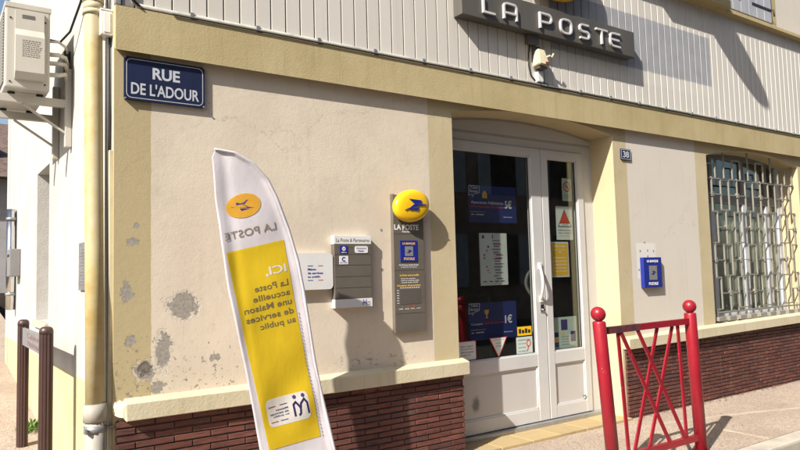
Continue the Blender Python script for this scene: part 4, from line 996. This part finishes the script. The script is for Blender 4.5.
# ================================================================== SIDE STREET THINGS
ds = thing('direction_sign', 'grey name panel held between two fluted dark brown posts by the side wall', 'sign', (-.18, 1.6, 0))
for yy, rr in ((1.01, .041), (2.17, .040)):
    g = G(); g.lathe((-.18, yy, 0), [(rr, -.05), (rr, .99), (rr*.98, 1.0)], 36, False, 1, .006)
    o = g.build('post', 'brownpost', ds)
    g = G(); g.lathe((-.18, yy, 1.0), [(rr*1.02, .0003), (rr*1.02, .02), (rr*.9, .035), (rr*.6, .045), (.004, .048)], 24); g.build('post_cap', 'brownpost', o)
g = G(); g.box(-.19, -.17, 1.035, 2.145, .855, .985, .002); pn = g.build('panel', 'panelgrey', ds)
g = G()
def mp(px, pz, yy): return (-.1905+yy, px*-1, pz)
g.text('Cabinet', -1.85, -1.20, .925, .965, 0, .0008, .0, lambda a, b, c: (-.1902+c, -a, b)); g.text('Vétérinaire', -1.85, -1.12, .872, .91, 0, .0008, .0, lambda a, b, c: (-.1902+c, -a, b))
g.prism([(0, 0), (0, 0.001), (.001, 0)], 0, .001) if False else None
g.build('lettering', 'mutedred', pn)

# drainpipe at the corner
t = thing('drainpipe', 'ochre painted drainpipe with pale lower section at the building corner', 'drainpipe', (-.09, .02, 0))
def pl(z): return (-.088, .02+(z-1.0)*.045, z)
g = G(); g.tube([pl(.68), pl(1.5), pl(2.3), pl(3.6), pl(7)], .047, 18); pu = g.build('upper_pipe', 'pipe', t)
g = G(); g.tube([pl(-.1), pl(.3), pl(.64)], .049, 18); g.tube([pl(.60), pl(.69)], [.058, .058], 18); g.build('lower_pipe', 'pipelow', t)
g = G()
for z in (2.80, 2.87): g.tube([pl(z-.012), pl(z+.012)], .056, 18)
g.tube([pl(2.81), pl(2.86)], .052, 18); g.box(-.09, .0, .10, .125, 2.825, 2.845); g.build('joint_collar', 'pipe', t)
g = G(); g.tube([pl(.545), pl(.58)], .055, 18); g.box(-.145, -.135, -.06, -.035, .552, .574); g.box(-.04, .0, -.01, .015, .555, .57); g.build('pipe_clamp', 'clamp', t)
# conduits and cable at the corner
t = thing('conduit', 'white vertical conduit and black cable between drainpipe and corner', 'conduit', (-.02, .08, 0))
g = G(); g.tube([(-.018, .085, 7), (-.018, .085, 3), (-.018, .085, -.1)], .011, 8); g.build('pipe', 'white', t)
g = G(); g.tube([(-.012, .052, 7), (-.03, .045, 2.98), (-.03, .05, 2.92), (-.012, .056, 2.64), (-.012, .05, 2.3), (-.012, .054, 2.0), (-.012, .052, .3)], .006, 6)
g.tube([(-.035, .05, 2.97), (-.05, .06, 3.05), (-.03, .07, 3.12), (-.012, .07, 3.2)], .006, 6); g.build('cable', 'black', t)
g = G(); g.box(-.02, -.002, .012, .042, -.1, 2.03, .003); g.build('cover_strip', 'cream', t)
t = thing('junction_box', 'small grey plastic junction box beside the top of the drainpipe', 'junction box', (-.04, .07, 2.66))
g = G(); g.box(-.066, -.0016, .02, .13, 2.665, 2.80, .006); g.build('casing', 'white', t)
g = G(); g.box(-.068, -.0, .018, .132, 2.7995, 2.812, .004); g.box(-.05, -.016, .0165, .0198, 2.68, 2.79, .001); g.build('lid', 'white', t)

# air conditioner on brackets
ac = thing('air_conditioner', 'ivory outdoor air conditioner unit on wall brackets high on the side wall', 'air conditioner', (-.28, 1.5, 2.6))
AX0, AX1, AY0, AY1, AZ0, AZ1 = -.42, -.155, 1.15, 1.93, 2.60, 3.165
g = G(); g.box(AX0, AX1, AY0, AY1, AZ0, AZ1, .012); g.build('casing', 'acbody', ac)
g = G(); g.box(AX0-.004, AX1+.004, AY0-.004, AY1+.004, AZ1-.03, AZ1+.006, .004); g.build('top_cover', 'acbody', ac)
g = G()
for k in range(24): g.box(AX0-.008, AX0-.0005, AY0+.06, AY1-.04, AZ0+.05+k*.02, AZ0+.058+k*.02)
g.build('front_grille', 'acbody', ac)
g = G(); g.box(AX0-.003, AX0-.0002, AY0+.055, AY1-.035, AZ0+.04, AZ1-.05); g.build('grille_backing', 'acdark', ac)
# valve cover: shallow upper half, deeper lower half
g = G(); cx0, cx1 = -.365, -.195
prof = [(AY0-.0005, 3.12), (AY0-.022, 3.115), (AY0-.022, 2.99), (AY0-.055, 2.94), (AY0-.055, 2.70), (AY0-.022, 2.66), (AY0-.0005, 2.655)]
n = len(prof); vs = [(x, y, z) for x, y, z in [(cx0, y, z) for y, z in prof]+[(cx1, y, z) for y, z in prof]]
g.add(vs, [tuple(range(n)), tuple(range(2*n-1, n-1, -1))]+[(i, i+n, (i+1) % n+n, (i+1) % n) for i in range(n)]); vc = g.build('valve_cover', 'acbody', ac)
g = G(); g.box(-.325, -.25, AY0-.0235, AY0-.0215, 3.065, 3.09); g.build('hand_recess', 'acdark', vc)
g = G(); random.seed(5)
for k in range(9):
    x = -.325
    while x < -.225:
        w_ = random.uniform(.005, .016); g.box(x, x+w_, AY0-.0558, AY0-.0551, 2.905-k*.013, 2.911-k*.013); x += w_+.005
g.build('rating_text', 'greyink', vc)
g = G()
for x in (AX0+.03, AX1-.03):
    for z in (AZ0+.04, AZ1-.1): g = G(); g.tube([(x, AY0-.004, z), (x, AY0+.002, z)], .006, 8); g.build('screw', 'iron', ac)
for yy in (1.27, 1.80):
    g = G(); zt_ = 2.584
    g.box(-.54, -.002, yy-.02, yy+.02, zt_-.055, zt_-.001, .004); g.box(-.045, -.002, yy-.022, yy+.022, zt_-.33, zt_+.22, .004)
    g.beam((-.30, yy, zt_-.06), (-.03, yy, zt_-.24), .012, .03)
    br = g.build('bracket', 'acbody', ac)
    for x in (-.37, -.20): g = G(); g.tube([(x, yy, zt_), (x, yy, zt_+.016)], .022, 10); g.build('rubber_foot', 'black', br)
g = G()
for k, z in enumerate((2.95, 2.86, 2.80, 2.72)):
    rr = .009 if k == 0 else .015
    g = G(); g.tube([(AX1-.03, AY0+.03, z), (-.10, AY0+.02, z+.004), (-.055, AY0+.05, z+.0+.012*(k-1)), (-.035, AY0+.10, z-.03+.01*k), (-.025, AY0+.16, z-.09), (-.03, AY0+.2, z-.16)], rr, 8)
    g.build('refrigerant_pipe', 'foam', ac)
g = G(); g.tube([(-.16, AY0+.05, 2.97), (-.09, AY0+.03, 2.96), (-.05, AY0-.1, 3.0), (-.03, AY0-.35, 3.12), (-.02, AY0-.6, 3.3)], .008, 6)
g.tube([(-.03, AY0+.12, 2.93), (-.03, AY0+.14, 2.75)], .022, 8); g.build('cable', 'black', ac)

# chrome flue and letter box farther along
t = thing('metal_flue', 'polished vertical metal tube fixed to the white side wall', 'pipe', (-.05, 4.5, 1.1))
g = G(); g.tube([(-.05, 4.48, 1.05), (-.05, 4.48, 2.12)], .045, 14); g.build('tube', 'chrome', t)
g = G()
for z in (1.2, 2.0): g.tube([(-.05, 4.48, z), (-.05, 4.48, z+.03)], .05, 14)
g.box(-.05, 0, 4.47, 4.49, 1.99, 2.01); g.build('fixing_band', 'clamp', t)
t = thing('letter_box', 'small grey letter box hung on the side wall under the metal tube', 'letter box', (-.06, 4.2, 1.4))
g = G(); g.box(-.10, -.001, 4.08, 4.34, 1.40, 1.68, .008); g.build('box', 'panelgrey', t)
g = G(); g.box(-.102, -.1002, 4.12, 4.30, 1.60, 1.625); g.build('slot', 'black', t)
t = thing('wall_notice', 'narrow grey printed plate fixed to the white side wall left of the drainpipe', 'plate', (-.01, .8, 1.27))
g = G(); g.box(-.014, -.001, .69, .90, 1.27, 1.57, .002); g.build('plate', 'clamp', t)
g = G()
for k in range(12): g.box(-.0148, -.0142, .72, .87-.04*(k % 3), 1.30+k*.02, 1.307+k*.02)
g.build('lettering', 'greyink', t)
# weed at the foot of the side wall
g = G(); random.seed(11)
def weed(cx, cy, cz, r, h, n):
    for k in range(n):
        a = random.uniform(0, 6.28); d = r*random.random()**.6; x, y, z = cx+d*math.cos(a), cy+d*math.sin(a), cz+random.uniform(0, h)*(1-d/r*.6)
        if x > -.005: x = -.005-random.random()*.03
        l = random.uniform(.012, .024); q = Vector((random.uniform(-1, 1), random.uniform(-1, 1), random.uniform(.2, 1))).normalized(); e = q.orthogonal().normalized(); f_ = q.cross(e)
        p = Vector((x, y, z)); g.add([p-e*l, p+f_*l*.45, p+e*l, p-f_*l*.45], [(0,1,2,3)])
weed(-.07, 2.55, sg(2.55), .11, .10, 260)
tag(g.build('weed', 'leaf', None, (-.07, 2.55, sg(2.55))), 'small green weed tuft at the foot of the side wall', 'weed')

random.seed(21); g = G()
for k in range(220):
    x = random.choice((random.uniform(4.3, 8.5), random.uniform(5.2, 7.5))); y = -.03-abs(random.gauss(0, .035)); l = random.uniform(.006, .02); a = random.uniform(0, 6.28)
    e = Vector((math.cos(a), math.sin(a), random.uniform(0, .5)))*l; f_ = Vector((-math.sin(a), math.cos(a), random.uniform(0, .4)))*l*.35; p = Vector((x, y, .004+random.random()*.01))
    g.add([p-e, p+f_, p+e, p-f_], [(0,1,2,3)])
o = g.build('wall_foot_litter', 'litter', None, (5.5, -.05, 0)); tag(o, 'thin scatter of dry leaves and grit along the foot of the right brick base', 'litter'); o['kind'] = 'stuff'
# house closing the side street
h = thing('grey_house', 'plain grey rendered house with tiled roof at the end of the side street', 'house', (-2.0, 15, 0))
g = G(); g.box(-7, 2.2, 12, 18, 0, 3.5); g.build('wall', 'greyhouse', h)
g = G(); g.box(-7.02, 2.22, 11.97, 12, .0, 1.15); g.build('shade_band', 'darkwood_and_shade', h)  # dark strip standing in for the shade low on this wall
g = G(); g.prism_x([(11.6, 3.45), (18.4, 3.45), (15, 5.2)], -7.3, 2.5); rf = g.build('roof', 'roof', h)
g = G(); g.box(-.1, .42, 12.6, 13.1, 3.6, 4.35, .01); g.build('chimney', 'tanhouse', rf)
g = G(); g.box(-4, -3.1, 11.95, 12.0, 1.3, 2.6); g.build('window', 'wingrey', h)
# row across the street, mirrored in the glass
for k, (xa, xb, mt, hh, lab) in enumerate(((-7, 2.5, 'tanhouse', 9.4, 'tan rendered house across the street, reflected in the door glass'), (2.55, 9.5, 'greyhouse', 8.8, 'grey rendered house across the street, reflected in the glass'), (9.55, 22, 'tanhouse', 10.0, 'tall tan house across the street, reflected in the barred window'))):
    h = thing('town_house', lab, 'house', ((xa+xb)/2, -14, -.1), 'houses across the street')
    g = G(); g.box(xa, xb, -18, -10.5, -.15, hh); wl_ = g.build('wall', mt, h)
    g = G(); g.prism_x([(-18.4, hh), (-10.1, hh), (-14.2, hh+1.8)], xa, xb); g.build('roof', 'roof', h)
    x = xa+.9
    while x < xb-1.2:
        for z in (.9, 3.6, 6.3):
            g = G(); g.box(x, x+1.0, -10.49, -10.44, z, z+1.5); wi = g.build('window', 'darkwood_and_shade', h)
            g = G(); g.box(x-.5, x-.02, -10.49, -10.45, z, z+1.5); g.box(x+1.02, x+1.5, -10.49, -10.45, z, z+1.5); g.build('shutter', 'shutter', wi)
        x += 2.5
